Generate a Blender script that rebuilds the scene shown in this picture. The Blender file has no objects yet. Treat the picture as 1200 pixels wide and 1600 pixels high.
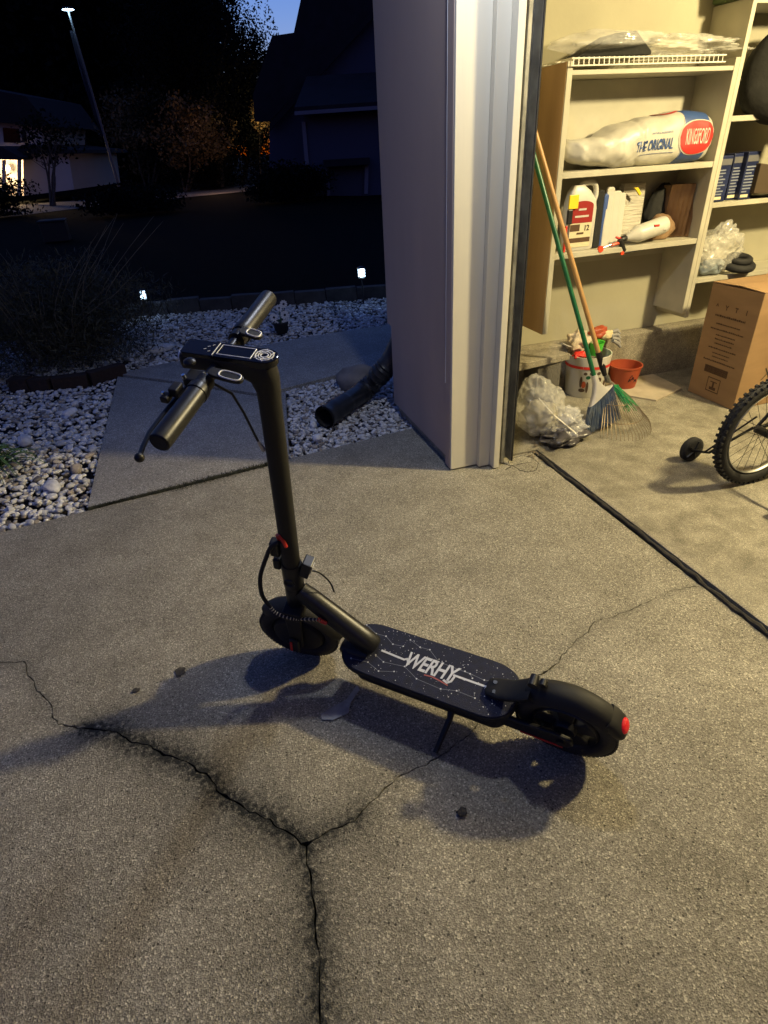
import bpy, bmesh, math, random
import numpy as np
from mathutils import Vector, Matrix, noise
from mathutils.geometry import delaunay_2d_cdt
PI = math.pi
random.seed(7); np.random.seed(7)
SC = bpy.context.scene
COL = SC.collection

# ---------------------------------------------------------------- camera
CAMH = 1.342; FPX = 915.0
_dn = Vector((86.0, 1465.0, FPX)).normalized(); _up = -_dn
_fh = Vector((0, 0, 1)); _fh = (_fh - _fh.dot(_up) * _up).normalized()
_rt = _fh.cross(_up)
if _rt.x < 0: _rt = -_rt
_a = math.radians(16.5)
_Y = _fh * math.cos(_a) - _rt * math.sin(_a); _X = _rt * math.cos(_a) + _fh * math.sin(_a)
M3 = Matrix((_X, _Y, _up))
CAMP = Vector((0, 0, CAMH))
cd = bpy.data.cameras.new('camera'); cam = bpy.data.objects.new('camera', cd); COL.objects.link(cam)
cam.matrix_world = Matrix.Translation(CAMP) @ (M3 @ Matrix.Diagonal((1, -1, -1))).to_4x4()
cd.sensor_fit = 'VERTICAL'; cd.sensor_height = 36; cd.lens = FPX / 1600 * 36
cd.clip_start = 0.02; cd.clip_end = 3000
SC.camera = cam
SC.render.resolution_x = 768; SC.render.resolution_y = 1024

# ---------------------------------------------------------------- sky and exposure
SKY_EL, SKY_STR = -1.4, 0.15
EXPO = 3.0   # exposed for the night; lamp powers are given for exposure 0 and divided
EK = 2 ** -EXPO
w = bpy.data.worlds.new('World'); SC.world = w; w.use_nodes = True
nt = w.node_tree
sky = nt.nodes.new('ShaderNodeTexSky'); sky.sky_type = 'NISHITA'; sky.sun_disc = False
sky.sun_elevation = math.radians(SKY_EL); sky.sun_rotation = math.radians(10)
sky.air_density = 1.0; sky.dust_density = 0.2; sky.ozone_density = 4.0
bg = nt.nodes['Background']; bg.inputs['Strength'].default_value = SKY_STR
nt.links.new(sky.outputs[0], bg.inputs['Color'])
SC.view_settings.view_transform = 'Standard'; SC.view_settings.look = 'None'
SC.view_settings.exposure = EXPO; SC.view_settings.gamma = 1.0

def lamp(name, loc, energy, color, radius):
    l = bpy.data.lights.new(name, 'POINT'); l.energy = energy * EK; l.color = color; l.shadow_soft_size = radius
    o = bpy.data.objects.new(name, l); o.location = loc; COL.objects.link(o); return o
lamp('garage_ceiling_lamp', (3.1, 1.12, 2.22), 410, (1.0, 0.81, 0.42), 0.09)
lamp('eave_lamp', (0.90, 1.72, 2.24), 41, (0.84, 0.90, 1.0), 0.06)

# ---------------------------------------------------------------- places
def ray(u, v): return M3 @ Vector(((u - 600) / FPX, (v - 800) / FPX, 1.0))
def G(u, v, z=0.0):
    r = ray(u, v); return CAMP + r * ((z - CAMH) / r.z)
def onX(u, v, x):
    r = ray(u, v); return CAMP + r * (x / r.x)
def onY(u, v, y):
    r = ray(u, v); return CAMP + r * (y / r.y)
HD = Vector((math.sin(_a), math.cos(_a), 0)); RT = Vector((math.cos(_a), -math.sin(_a), 0))
def far(u, v, d):
    r = ray(u, v); return CAMP + r * (d / r.dot(HD))

# ---------------------------------------------------------------- materials
def mat(name, col, rough=0.6, metal=0.0, var=0.0, vscale=8.0, bump=0.0, bscale=60.0, spec=0.5, col2=None,
        emit=None, estr=0.0, alpha=1.0, trans=0.0, coords='Object', detail=4.0, stretch=None, ior=1.45):
    m = bpy.data.materials.new(name); m.use_nodes = True
    n = m.node_tree.nodes; L = m.node_tree.links; b = n['Principled BSDF']
    b.inputs['Base Color'].default_value = (*col, 1); b.inputs['Roughness'].default_value = rough
    b.inputs['Metallic'].default_value = metal; b.inputs['Specular IOR Level'].default_value = spec
    b.inputs['IOR'].default_value = ior
    tc = n.new('ShaderNodeTexCoord'); src = tc.outputs[coords]
    if stretch:
        mp = n.new('ShaderNodeMapping'); mp.inputs['Scale'].default_value = stretch
        L.new(src, mp.inputs[0]); src = mp.outputs[0]
    if var > 0 or col2:
        t = n.new('ShaderNodeTexNoise'); t.inputs['Scale'].default_value = vscale; t.inputs['Detail'].default_value = detail
        L.new(src, t.inputs['Vector'])
        r = n.new('ShaderNodeValToRGB'); r.color_ramp.elements[0].position = 0.32; r.color_ramp.elements[1].position = 0.68
        c2 = col2 if col2 else tuple(min(1, c * (1 + var)) for c in col)
        c1 = col if col2 else tuple(c * (1 - var) for c in col)
        r.color_ramp.elements[0].color = (*c1, 1); r.color_ramp.elements[1].color = (*c2, 1)
        L.new(t.outputs['Fac'], r.inputs[0]); L.new(r.outputs[0], b.inputs['Base Color'])
        rr = n.new('ShaderNodeMapRange'); rr.inputs['To Min'].default_value = max(0, rough - 0.08); rr.inputs['To Max'].default_value = min(1, rough + 0.1)
        L.new(t.outputs['Fac'], rr.inputs[0]); L.new(rr.outputs[0], b.inputs['Roughness'])
    if bump > 0:
        t2 = n.new('ShaderNodeTexNoise'); t2.inputs['Scale'].default_value = bscale; t2.inputs['Detail'].default_value = 3
        L.new(src, t2.inputs['Vector'])
        bp = n.new('ShaderNodeBump'); bp.inputs['Strength'].default_value = bump; bp.inputs['Distance'].default_value = 0.004
        L.new(t2.outputs['Fac'], bp.inputs['Height']); L.new(bp.outputs[0], b.inputs['Normal'])
    if emit:
        b.inputs['Emission Color'].default_value = (*emit, 1); b.inputs['Emission Strength'].default_value = estr * EK
    b.inputs['Alpha'].default_value = alpha; b.inputs['Transmission Weight'].default_value = trans
    return m

def concrete(name, dark, light, scale=150.0, bump=0.5, blotch=1.6, stain=False, rough=0.85, dirt=0.3, bdist=0.0018, pits=True):
    m = bpy.data.materials.new(name); m.use_nodes = True
    n = m.node_tree.nodes; L = m.node_tree.links; b = n['Principled BSDF']
    b.inputs['Roughness'].default_value = rough; b.inputs['Specular IOR Level'].default_value = 0.35
    tc = n.new('ShaderNodeTexCoord'); src = tc.outputs['Object']
    def N(sc, det=4, ro=0.6):
        t = n.new('ShaderNodeTexNoise'); t.inputs['Scale'].default_value = sc; t.inputs['Detail'].default_value = det
        t.inputs['Roughness'].default_value = ro; L.new(src, t.inputs['Vector']); return t.outputs['Fac']
    def ramp(fac, stops):
        r = n.new('ShaderNodeValToRGB'); e = r.color_ramp.elements
        e[0].position, e[0].color = stops[0][0], (*stops[0][1], 1); e[1].position, e[1].color = stops[-1][0], (*stops[-1][1], 1)
        for p, c in stops[1:-1]: x = e.new(p); x.color = (*c, 1)
        L.new(fac, r.inputs[0]); return r.outputs[0]
    def mix(kind, f, a, c):
        x = n.new('ShaderNodeMix'); x.data_type = 'RGBA'; x.blend_type = kind
        if isinstance(f, (int, float)): x.inputs['Factor'].default_value = f
        else: L.new(f, x.inputs['Factor'])
        for s, k in ((a, 'A'), (c, 'B')):
            i = [q for q in x.inputs if q.name == k and q.type == 'RGBA'][0]
            if isinstance(s, tuple): i.default_value = (*s, 1)
            else: L.new(s, i)
        return [q for q in x.outputs if q.type == 'RGBA'][0]
    vo = n.new('ShaderNodeTexVoronoi'); vo.inputs['Scale'].default_value = scale; L.new(src, vo.inputs['Vector'])
    hue = n.new('ShaderNodeSeparateColor'); L.new(vo.outputs['Color'], hue.inputs[0])
    md = tuple((a + c) / 2 for a, c in zip(dark, light))
    grain = ramp(hue.outputs[0], [(0.0, tuple(c * 0.66 for c in dark)), (0.3, dark), (0.6, md), (0.88, light), (0.97, tuple(min(.8, c * 1.5) for c in light))])
    fine = ramp(N(scale * 2.2, 2), [(0.35, (0.72, 0.72, 0.72)), (0.65, (1.15, 1.15, 1.15))])
    c = mix('MULTIPLY', 1.0, grain, fine)
    v2 = n.new('ShaderNodeTexVoronoi'); v2.inputs['Scale'].default_value = scale * .42; L.new(src, v2.inputs['Vector'])
    h2 = n.new('ShaderNodeSeparateColor'); L.new(v2.outputs['Color'], h2.inputs[0])
    near = n.new('ShaderNodeMath'); near.operation = 'LESS_THAN'; L.new(v2.outputs['Distance'], near.inputs[0]); near.inputs[1].default_value = .34
    few = n.new('ShaderNodeMath'); few.operation = 'GREATER_THAN'; L.new(h2.outputs[1], few.inputs[0]); few.inputs[1].default_value = .90
    both = n.new('ShaderNodeMath'); both.operation = 'MULTIPLY'; L.new(near.outputs[0], both.inputs[0]); L.new(few.outputs[0], both.inputs[1])
    c = mix('MIX', both.outputs[0], c, tuple(min(.75, q * 1.5) for q in light))
    few2 = n.new('ShaderNodeMath'); few2.operation = 'LESS_THAN'; L.new(h2.outputs[1], few2.inputs[0]); few2.inputs[1].default_value = .05
    both2 = n.new('ShaderNodeMath'); both2.operation = 'MULTIPLY'; L.new(near.outputs[0], both2.inputs[0]); L.new(few2.outputs[0], both2.inputs[1])
    c = mix('MIX', both2.outputs[0], c, tuple(q * .3 for q in dark))
    c = mix('MULTIPLY', 1.0, c, ramp(N(blotch, 5, .65), [(0.3, (0.74, 0.73, 0.71)), (0.7, (1.12, 1.11, 1.09))]))
    c = mix('MULTIPLY', dirt, c, ramp(N(blotch * 6, 6, .7), [(0.35, (0.55, 0.54, 0.52)), (0.6, (1.1, 1.1, 1.1))]))
    if stain:
        at = n.new('ShaderNodeAttribute'); at.attribute_name = 'stain'
        mm = n.new('ShaderNodeMath'); mm.operation = 'MULTIPLY'; L.new(at.outputs['Fac'], mm.inputs[0])
        mr = n.new('ShaderNodeMapRange'); mr.inputs['From Min'].default_value = 0.38; mr.inputs['From Max'].default_value = 0.62
        mr.inputs['To Min'].default_value = 0.5; mr.inputs['To Max'].default_value = 1.3
        L.new(N(70, 6, .7), mr.inputs[0]); L.new(mr.outputs[0], mm.inputs[1]); mm.use_clamp = True
        c = mix('MIX', mm.outputs[0], c, (0.018, 0.019, 0.017))
    L.new(c, b.inputs['Base Color'])
    bp = n.new('ShaderNodeBump'); bp.inputs['Strength'].default_value = bump; bp.inputs['Distance'].default_value = bdist
    ad = n.new('ShaderNodeMath'); ad.operation = 'ADD'; L.new(vo.outputs['Distance'], ad.inputs[0]); L.new(N(scale * 1.1, 3), ad.inputs[1])
    L.new(ad.outputs[0], bp.inputs['Height'])
    bp2 = n.new('ShaderNodeBump'); bp2.inputs['Strength'].default_value = 0.25; bp2.inputs['Distance'].default_value = 0.01
    L.new(N(7, 4), bp2.inputs['Height']); L.new(bp.outputs[0], bp2.inputs['Normal']); L.new(bp2.outputs[0], b.inputs['Normal'])
    return m

M = {}
M['drive'] = concrete('driveway_concrete', (0.29, 0.272, 0.225), (0.44, 0.415, 0.345), 320, 1.0, .9, stain=True, dirt=.45)
M['walk'] = concrete('walkway_concrete', (0.30, 0.29, 0.265), (0.42, 0.405, 0.37), 260, 0.5, 1.1, dirt=.3)
M['floor'] = concrete('garage_floor_concrete', (0.25, 0.235, 0.19), (0.35, 0.325, 0.265), 500, 0.25, 1.6, rough=.6, dirt=.8)
M['block'] = concrete('foundation_concrete', (0.30, 0.27, 0.21), (0.36, 0.33, 0.26), 330, 0.4, 2.5, dirt=.6, bdist=.004)
M['asphalt'] = concrete('street_concrete', (0.16, 0.15, 0.14), (0.26, 0.25, 0.23), 60, .3, .4)
M['soil'] = mat('dark_soil', (0.030, 0.025, 0.021), .95, var=.4, vscale=20, bump=1, bscale=80)
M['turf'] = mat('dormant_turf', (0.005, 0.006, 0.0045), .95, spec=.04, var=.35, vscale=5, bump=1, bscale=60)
M['siding'] = mat('painted_siding', (0.43, 0.335, 0.285), .62, var=.10, vscale=2.5, bump=.25, bscale=14, stretch=(1, 1, .2))
M['trimw'] = mat('white_trim_paint', (0.62, 0.59, 0.50), .55, var=.04, vscale=6, bump=.15, bscale=26, stretch=(1.5, 1.5, .12))
M['caulk'] = mat('caulk_bead', (0.62, 0.62, 0.63), .4)
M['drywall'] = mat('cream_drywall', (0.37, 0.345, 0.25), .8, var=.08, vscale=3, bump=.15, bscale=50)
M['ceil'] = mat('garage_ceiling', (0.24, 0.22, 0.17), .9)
M['dimwall'] = mat('low_bounce_wall', (0.12, 0.105, 0.08), .9, var=.5, vscale=2)  # out-of-view walls, colour darkened to cut light bouncing around the garage
M['steel'] = mat('galvanised_steel', (0.34, 0.34, 0.32), .42, .8, var=.25, vscale=18, bump=.1, bscale=40)
M['rubber'] = mat('black_rubber', (0.016, 0.016, 0.017), .75, var=.3, vscale=30, bump=.3, bscale=120)
M['seal'] = mat('grimy_seal', (0.028, 0.025, 0.022), .9, var=.5, vscale=30, bump=1, bscale=90)
M['gun'] = mat('gunmetal_paint', (0.042, 0.043, 0.047), .36, .75, var=.06, vscale=60, bump=.04, bscale=400)
M['black'] = mat('satin_black', (0.012, 0.012, 0.013), .42, var=.15, vscale=40)
M['blackm'] = mat('matt_black', (0.018, 0.0175, 0.0165), .62, .2, var=.1, vscale=40)
M['gloss'] = mat('gloss_black_display', (0.006, 0.006, 0.008), .12)
M['print'] = mat('white_print', (0.62, 0.64, 0.70), .45)
M['grey_line'] = mat('grey_print', (0.20, 0.22, 0.28), .5)
M['redp'] = mat('faded_red_print', (0.36, 0.10, 0.09), .5)
M['deckmat'] = mat('navy_grip_mat', (0.010, 0.014, 0.042), .7, var=.3, vscale=60, bump=.6, bscale=500)
M['red'] = mat('red_plastic', (0.62, 0.035, 0.025), .4, var=.06)
M['redlens'] = mat('red_tail_lens', (0.65, 0.01, 0.015), .18, emit=(1, .03, .03), estr=.12, bump=.6, bscale=260)
M['chrome'] = mat('bright_metal', (0.75, 0.75, 0.76), .2, 1.0, var=.05)
M['reflect'] = mat('button_ring', (0.80, 0.82, 0.86), .3)
M['shelf'] = mat('white_melamine', (0.43, 0.405, 0.32), .5, var=.10, vscale=7, bump=.1, bscale=30)
M['shelf_in'] = M['shelf']
M['ply'] = mat('bare_particle_board', (0.30, 0.19, 0.10), .7, col2=(0.40, 0.265, 0.145), vscale=3, bump=.25, bscale=60, stretch=(3, 3, .25))
M['wire'] = mat('vinyl_coated_wire', (0.78, 0.75, 0.66), .4)
M['card'] = mat('corrugated_cardboard', (0.27, 0.165, 0.08), .85, col2=(0.33, 0.205, 0.10), vscale=4, bump=.2, bscale=90, stretch=(1, 1, 4))
M['ink'] = mat('carton_ink', (0.085, 0.045, 0.022), .9)
M['bagw'] = mat('white_woven_bag', (0.48, 0.46, 0.40), .38, var=.16, vscale=9, bump=1, bscale=13)
M['blue'] = mat('bag_blue', (0.035, 0.075, 0.22), .42)
M['bagred'] = mat('bag_red', (0.55, 0.035, 0.03), .42)
M['green'] = mat('green_handle_paint', (0.010, 0.10, 0.042), .3, var=.15, vscale=12)
M['wood'] = mat('varnished_handle_wood', (0.38, 0.21, 0.08), .38, col2=(0.46, 0.27, 0.11), vscale=8, stretch=(4, 4, .4))
M['silver'] = mat('silver_grey_plastic', (0.55, 0.53, 0.51), .3, .3, var=.1)
M['bristle'] = mat('blue_grey_bristle', (0.045, 0.075, 0.14), .6, col2=(0.10, 0.12, 0.15), vscale=30)
M['bgreen'] = mat('green_bristle', (0.015, 0.28, 0.07), .5)
M['tine'] = mat('rake_tine_steel', (0.22, 0.17, 0.11), .45, .7)
M['bucket'] = mat('printed_bucket_white', (0.55, 0.53, 0.47), .35, var=.03)
M['orange'] = mat('orange_plastic', (0.36, 0.065, 0.025), .45, var=.1)
M['lime'] = mat('lime_plastic', (0.10, 0.62, 0.06), .35)
M['brown'] = mat('brown_print', (0.07, 0.045, 0.03), .5)
M['film'] = mat('clear_plastic_film', (0.85, 0.85, 0.84), .12, alpha=.30, spec=1.0, bump=1.0, bscale=14)
M['film2'] = mat('crinkled_film', (0.7, 0.69, 0.64), .08, alpha=.34, spec=1.0, bump=1.0, bscale=22)
M['white_pl'] = mat('translucent_white_plastic', (0.52, 0.50, 0.44), .35, var=.04)
M['yellow'] = mat('yellow_label', (0.75, 0.55, 0.03), .4)
M['navy'] = mat('navy_box_print', (0.015, 0.022, 0.07), .4, var=.3, vscale=9)
M['paper'] = mat('brown_paper', (0.12, 0.065, 0.035), .7, col2=(0.30, 0.19, 0.10), vscale=6, bump=.8, bscale=12)
M['fabric'] = mat('black_fabric', (0.013, 0.013, 0.012), .85, var=.3, vscale=30, bump=.5, bscale=80)
M['pipe'] = mat('dark_drain_plastic', (0.020, 0.021, 0.024), .38, var=.3, vscale=12, bump=.3, bscale=30)
M['rock'] = mat('field_rock', (0.20, 0.18, 0.16), .85, var=.3, vscale=7, bump=.9, bscale=25)
M['edging'] = mat('edging_block', (0.045, 0.042, 0.042), .9, var=.3, vscale=9, bump=.9, bscale=40)
M['brick'] = mat('edging_brick', (0.030, 0.018, 0.014), .9, var=.3, vscale=14, bump=.9, bscale=40)
M['twig'] = mat('dry_twig', (0.13, 0.11, 0.08), .8, var=.3, vscale=6)
M['leafd'] = mat('dark_shrub_leaf', (0.020, 0.024, 0.013), .6, col2=(0.05, 0.046, 0.025), vscale=3)
M['blade'] = mat('strap_leaf_green', (0.035, 0.085, 0.025), .45, col2=(0.07, 0.13, 0.045), vscale=9)
M['bark'] = mat('bark', (0.09, 0.075, 0.06), .9, var=.3, vscale=9, bump=1, bscale=30)
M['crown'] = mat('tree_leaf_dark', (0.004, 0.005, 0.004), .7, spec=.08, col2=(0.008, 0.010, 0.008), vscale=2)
M['rust'] = mat('autumn_leaf', (0.075, 0.052, 0.022), .7, col2=(0.14, 0.095, 0.035), vscale=2)
M['navyhouse'] = mat('dusky_blue_siding', (0.05, 0.062, 0.10), .8, var=.06, vscale=.6)
M['roof'] = mat('dark_shingle', (0.013, 0.013, 0.018), .9, var=.3, vscale=3)
M['houset'] = mat('house_trim_grey', (0.17, 0.18, 0.22), .7)
M['housew'] = mat('pale_stucco', (0.50, 0.47, 0.46), .8, var=.06, vscale=.8)
M['daisy'] = mat('daisy_petal', (0.70, 0.70, 0.70), .6)
M['led'] = mat('cool_led', (0.8, 0.9, 1), .3, emit=(0.55, 0.80, 1.0), estr=9)
M['porch'] = mat('porch_bulb', (1, .9, .7), .3, emit=(1.0, 0.72, 0.36), estr=14)
M['cream'] = mat('slippery_label_cream', (0.62, 0.55, 0.36), .5)
M['litter'] = mat('dry_leaf_litter', (0.12, 0.09, 0.055), .9, col2=(0.26, 0.22, 0.16), vscale=20)

def pebble_mat():
    m = bpy.data.materials.new('marble_pebbles'); m.use_nodes = True
    n = m.node_tree.nodes; L = m.node_tree.links; b = n['Principled BSDF']; b.inputs['Roughness'].default_value = .6
    at = n.new('ShaderNodeAttribute'); at.attribute_name = 'tone'
    r = n.new('ShaderNodeValToRGB'); e = r.color_ramp.elements
    e[0].position = 0; e[0].color = (.10, .09, .085, 1); e[1].position = 1; e[1].color = (.86, .85, .83, 1)
    for p, c in ((.06, (.22, .20, .18)), (.16, (.44, .37, .29)), (.26, (.52, .51, .49)), (.55, (.70, .69, .67))):
        x = e.new(p); x.color = (*c, 1)
    L.new(at.outputs['Fac'], r.inputs[0])
    tc = n.new('ShaderNodeTexCoord'); t = n.new('ShaderNodeTexNoise'); t.inputs['Scale'].default_value = 45; t.inputs['Detail'].default_value = 5
    L.new(tc.outputs['Object'], t.inputs['Vector'])
    mr = n.new('ShaderNodeMapRange'); mr.inputs['To Min'].default_value = .55; mr.inputs['To Max'].default_value = 1.25; L.new(t.outputs['Fac'], mr.inputs[0])
    mx = n.new('ShaderNodeVectorMath'); mx.operation = 'SCALE'; L.new(r.outputs[0], mx.inputs[0]); L.new(mr.outputs[0], mx.inputs['Scale'])
    L.new(mx.outputs[0], b.inputs['Base Color'])
    bp = n.new('ShaderNodeBump'); bp.inputs['Strength'].default_value = .4; bp.inputs['Distance'].default_value = .002
    L.new(t.outputs['Fac'], bp.inputs['Height']); L.new(bp.outputs[0], b.inputs['Normal'])
    return m
M['pebble'] = pebble_mat()

# ---------------------------------------------------------------- builders
MW = {}
def tag(o, label=None, cat=None, group=None, kind=None):
    if label: o['label'] = label
    if cat: o['category'] = cat
    if group: o['group'] = group
    if kind: o['kind'] = kind
    return o
def empty(name, loc, label, cat, group=None, rot=None):
    o = bpy.data.objects.new(name, None); COL.objects.link(o); o.empty_display_size = .05
    mw = Matrix.Translation(Vector(loc)) @ (rot.to_4x4() if rot else Matrix())
    o.matrix_world = mw; MW[o.name] = mw
    return tag(o, label, cat, group)
def struct_root(name, loc=(0, 0, 0)):
    o = bpy.data.objects.new(name, None); COL.objects.link(o); o.location = loc
    MW[o.name] = Matrix.Translation(Vector(loc)); o['kind'] = 'structure'; return o

class MB:
    def __init__(s): s.v = []; s.f = []
    def add(s, vs, fs, T=None):
        o = len(s.v); s.v += [(T @ Vector(p)) if T else Vector(p) for p in vs]; s.f += [tuple(i + o for i in f) for f in fs]; return s
    def box(s, a, b, T=None):
        (x0, y0, z0), (x1, y1, z1) = a, b
        vs = [(x, y, z) for z in (z0, z1) for x, y in ((x0, y0), (x1, y0), (x1, y1), (x0, y1))]
        return s.add(vs, [(3, 2, 1, 0), (4, 5, 6, 7), (0, 1, 5, 4), (1, 2, 6, 5), (2, 3, 7, 6), (3, 0, 4, 7)], T)
    def hexa(s, p):  # eight corners, bottom four then top four
        return s.add(p, [(3, 2, 1, 0), (4, 5, 6, 7), (0, 1, 5, 4), (1, 2, 6, 5), (2, 3, 7, 6), (3, 0, 4, 7)])
    def tube(s, pts, r, seg=10, caps=True, flat=None, T=None):
        pts = [Vector(p) for p in pts]; n = len(pts); rs = r if isinstance(r, (list, tuple)) else [r] * n
        prev = None; vs = []; fs = []
        for i, p in enumerate(pts):
            t = (pts[min(i + 1, n - 1)] - pts[max(i - 1, 0)]).normalized()
            if prev is None:
                a = Vector((0, 0, 1)) if abs(t.z) < .9 else Vector((1, 0, 0)); x = t.cross(a).normalized()
            else: x = (prev - t * prev.dot(t)).normalized()
            prev = x; y = t.cross(x)
            for k in range(seg):
                an = 2 * PI * k / seg; q = x * math.cos(an) + y * math.sin(an) * (flat or 1)
                vs.append(p + q * rs[i])
        for i in range(n - 1):
            for k in range(seg):
                a = i * seg + k; b = i * seg + (k + 1) % seg; fs.append((a, b, b + seg, a + seg))
        if caps: fs.append(tuple(range(seg - 1, -1, -1))); fs.append(tuple((n - 1) * seg + k for k in range(seg)))
        return s.add(vs, fs, T)
    def lathe(s, prof, seg=24, T=None, cap=True):
        vs = []; fs = []
        for r, z in prof:
            for k in range(seg):
                an = 2 * PI * k / seg; vs.append((r * math.cos(an), r * math.sin(an), z))
        for i in range(len(prof) - 1):
            for k in range(seg):
                a = i * seg + k; b = i * seg + (k + 1) % seg; fs.append((a, b, b + seg, a + seg))
        if cap: fs.append(tuple(range(seg - 1, -1, -1))); fs.append(tuple((len(prof) - 1) * seg + k for k in range(seg)))
        return s.add(vs, fs, T)
    def prism(s, pts, off, T=None):  # planar loop extruded by vector off
        n = len(pts); off = Vector(off); p = [Vector(q) for q in pts]
        vs = p + [q + off for q in p]
        fs = [tuple(range(n)), tuple(range(2 * n - 1, n - 1, -1))] + [(i, i + n, (i + 1) % n + n, (i + 1) % n) for i in range(n)]
        return s.add(vs, fs, T)
    def torus(s, c, e1, e2, nrm, R, r, seg=48, rs=12, sq=1.0):
        c, e1, e2, nrm = map(Vector, (c, e1, e2, nrm)); vs = []; fs = []
        for i in range(seg):
            a = 2 * PI * i / seg; d = e1 * math.cos(a) + e2 * math.sin(a)
            for j in range(rs):
                b = 2 * PI * j / rs; vs.append(c + d * (R + r * math.cos(b)) + nrm * (r * sq * math.sin(b)))
        for i in range(seg):
            for j in range(rs):
                fs.append((i * rs + j, ((i + 1) % seg) * rs + j, ((i + 1) % seg) * rs + (j + 1) % rs, i * rs + (j + 1) % rs))
        return s.add(vs, fs)
    def ball(s, c, r, seg=12, rings=8):
        c = Vector(c); r = Vector(r) if not isinstance(r, (int, float)) else Vector((r, r, r)); vs = []; fs = []
        for i in range(rings + 1):
            th = PI * i / rings
            for k in range(seg):
                ph = 2 * PI * k / seg; vs.append(c + Vector((r.x * math.sin(th) * math.cos(ph), r.y * math.sin(th) * math.sin(ph), r.z * math.cos(th))))
        for i in range(rings):
            for k in range(seg):
                a = i * seg + k; b = i * seg + (k + 1) % seg; fs.append((a, a + seg, b + seg, b))
        return s.add(vs, fs)
    def build(s, name, m, parent=None, world=True, smooth=False, bevel=0, angle=None):
        me = bpy.data.meshes.new(name)
        inv = MW[parent.name].inverted() if (parent is not None and world and parent.name in MW) else None
        vs = [inv @ v for v in s.v] if inv else s.v
        me.from_pydata([tuple(v) for v in vs], [], s.f); me.materials.append(m)
        bm = bmesh.new(); bm.from_mesh(me); bmesh.ops.remove_doubles(bm, verts=bm.verts, dist=1e-6)
        bmesh.ops.recalc_face_normals(bm, faces=bm.faces)
        if smooth:
            for f in bm.faces: f.smooth = True
            lim = angle or math.radians(38)
            for e in bm.edges:
                if len(e.link_faces) == 2 and e.calc_face_angle(0) > lim: e.smooth = False
        bm.to_mesh(me); bm.free()
        o = bpy.data.objects.new(name, me); COL.objects.link(o)
        if parent is not None:
            o.parent = parent
            if parent.name in MW: MW[o.name] = MW[parent.name]
        else: MW[o.name] = Matrix()
        if bevel:
            md = o.modifiers.new('bevel', 'BEVEL'); md.width = bevel; md.segments = 2; md.limit_method = 'ANGLE'; md.harden_normals = False
        return o
def solo(name, mb, m, loc, label, cat, group=None, smooth=False, bevel=0, kind=None):
    """one mesh that is a thing of its own, origin at loc"""
    loc = Vector(loc); mb.v = [v - loc for v in mb.v]
    o = mb.build(name, m, None, smooth=smooth, bevel=bevel); o.location = loc; MW[o.name] = Matrix.Translation(loc)
    return tag(o, label, cat, group, kind)
def text_mb(s, size, T, shear=0, space=1.0, fn=None, depth=0.0, align='CENTER'):
    cu = bpy.data.curves.new('t', 'FONT'); cu.body = s; cu.size = size; cu.shear = shear; cu.space_character = space
    cu.align_x = align; cu.align_y = 'CENTER'; cu.resolution_u = 3; cu.offset = size * depth
    ob = bpy.data.objects.new('t', cu); COL.objects.link(ob)
    me = bpy.data.meshes.new_from_object(ob.evaluated_get(bpy.context.evaluated_depsgraph_get()))
    mb = MB(); vs = [v.co.copy() for v in me.vertices]
    if fn: vs = [fn(v) for v in vs]
    mb.add(vs, [tuple(p.vertices) for p in me.polygons], T)
    bpy.data.objects.remove(ob); bpy.data.curves.remove(cu); bpy.data.meshes.remove(me)
    return mb
def basis(x, y, z, o):  # matrix from local axes
    m = Matrix((Vector(x), Vector(y), Vector(z))).transposed().to_4x4(); m.translation = Vector(o); return m

# ================================================================ DRIVEWAY with its crack joints
def jag(pts, amp=.010, step=.013, seed=0):
    rnd = random.Random(seed); out = []
    for a, b in zip(pts[:-1], pts[1:]):
        a = Vector(a[:2]); b = Vector(b[:2]); L_ = (b - a).length; n = max(1, int(L_ / step)); d = (b - a) / max(L_, 1e-6); p = Vector((-d.y, d.x))
        for i in range(n):
            q = a + (b - a) * (i / n); wv = noise.noise(Vector((q.x * 14, q.y * 14, seed))) * 1.3 + noise.noise(Vector((q.x * 45, q.y * 45, seed + 5))) * .7
            out.append(q + p * (wv * amp + rnd.uniform(-.3, .3) * amp) * min(1, (i + .3) / 3))
    out.append(Vector(pts[-1][:2])); return out
g2 = lambda u, v: G(u, v).to_2d()
SLABX = 1.475
J = g2(479, 1322)
c1 = [Vector((-3.2, 1.1))] + [g2(*p) for p in ((0, 1035), (40, 1036), (46, 1058), (75, 1095), (90, 1132), (170, 1140), (215, 1160), (270, 1182), (322, 1208), (345, 1240), (400, 1270), (450, 1300))] + [J]
c2 = [J] + [g2(*p) for p in ((484, 1360), (486, 1395), (492, 1440), (500, 1500), (498, 1560), (500, 1600))] + [Vector((.05, -2.0))]
c3 = [J] + [g2(*p) for p in ((500, 1308), (560, 1275), (600, 1232), (650, 1200), (700, 1175), (738, 1142), (752, 1118), (800, 1085), (865, 1040), (900, 1000), (935, 970), (1000, 945), (1050, 922))] + [Vector((SLABX, G(1090, 918).y))]
k1, k2, k3 = jag(c1, seed=1), jag(c2, .007, seed=2), jag(c3, .010, seed=3)
edgeN = [(-3.2, 2.30)] + [tuple(g2(*p)) for p in ((0, 832), (135, 798), (415, 729), (455, 716), (645, 669))]
DRV_TOP = [Vector(p) for p in edgeN] + [Vector((1.06, 2.86)), Vector((1.06, 2.34)), Vector((SLABX, 2.34))]
rim_poly = [Vector((-3.2, -2.0))] + DRV_TOP + [Vector((SLABX, -2.0))]

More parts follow.
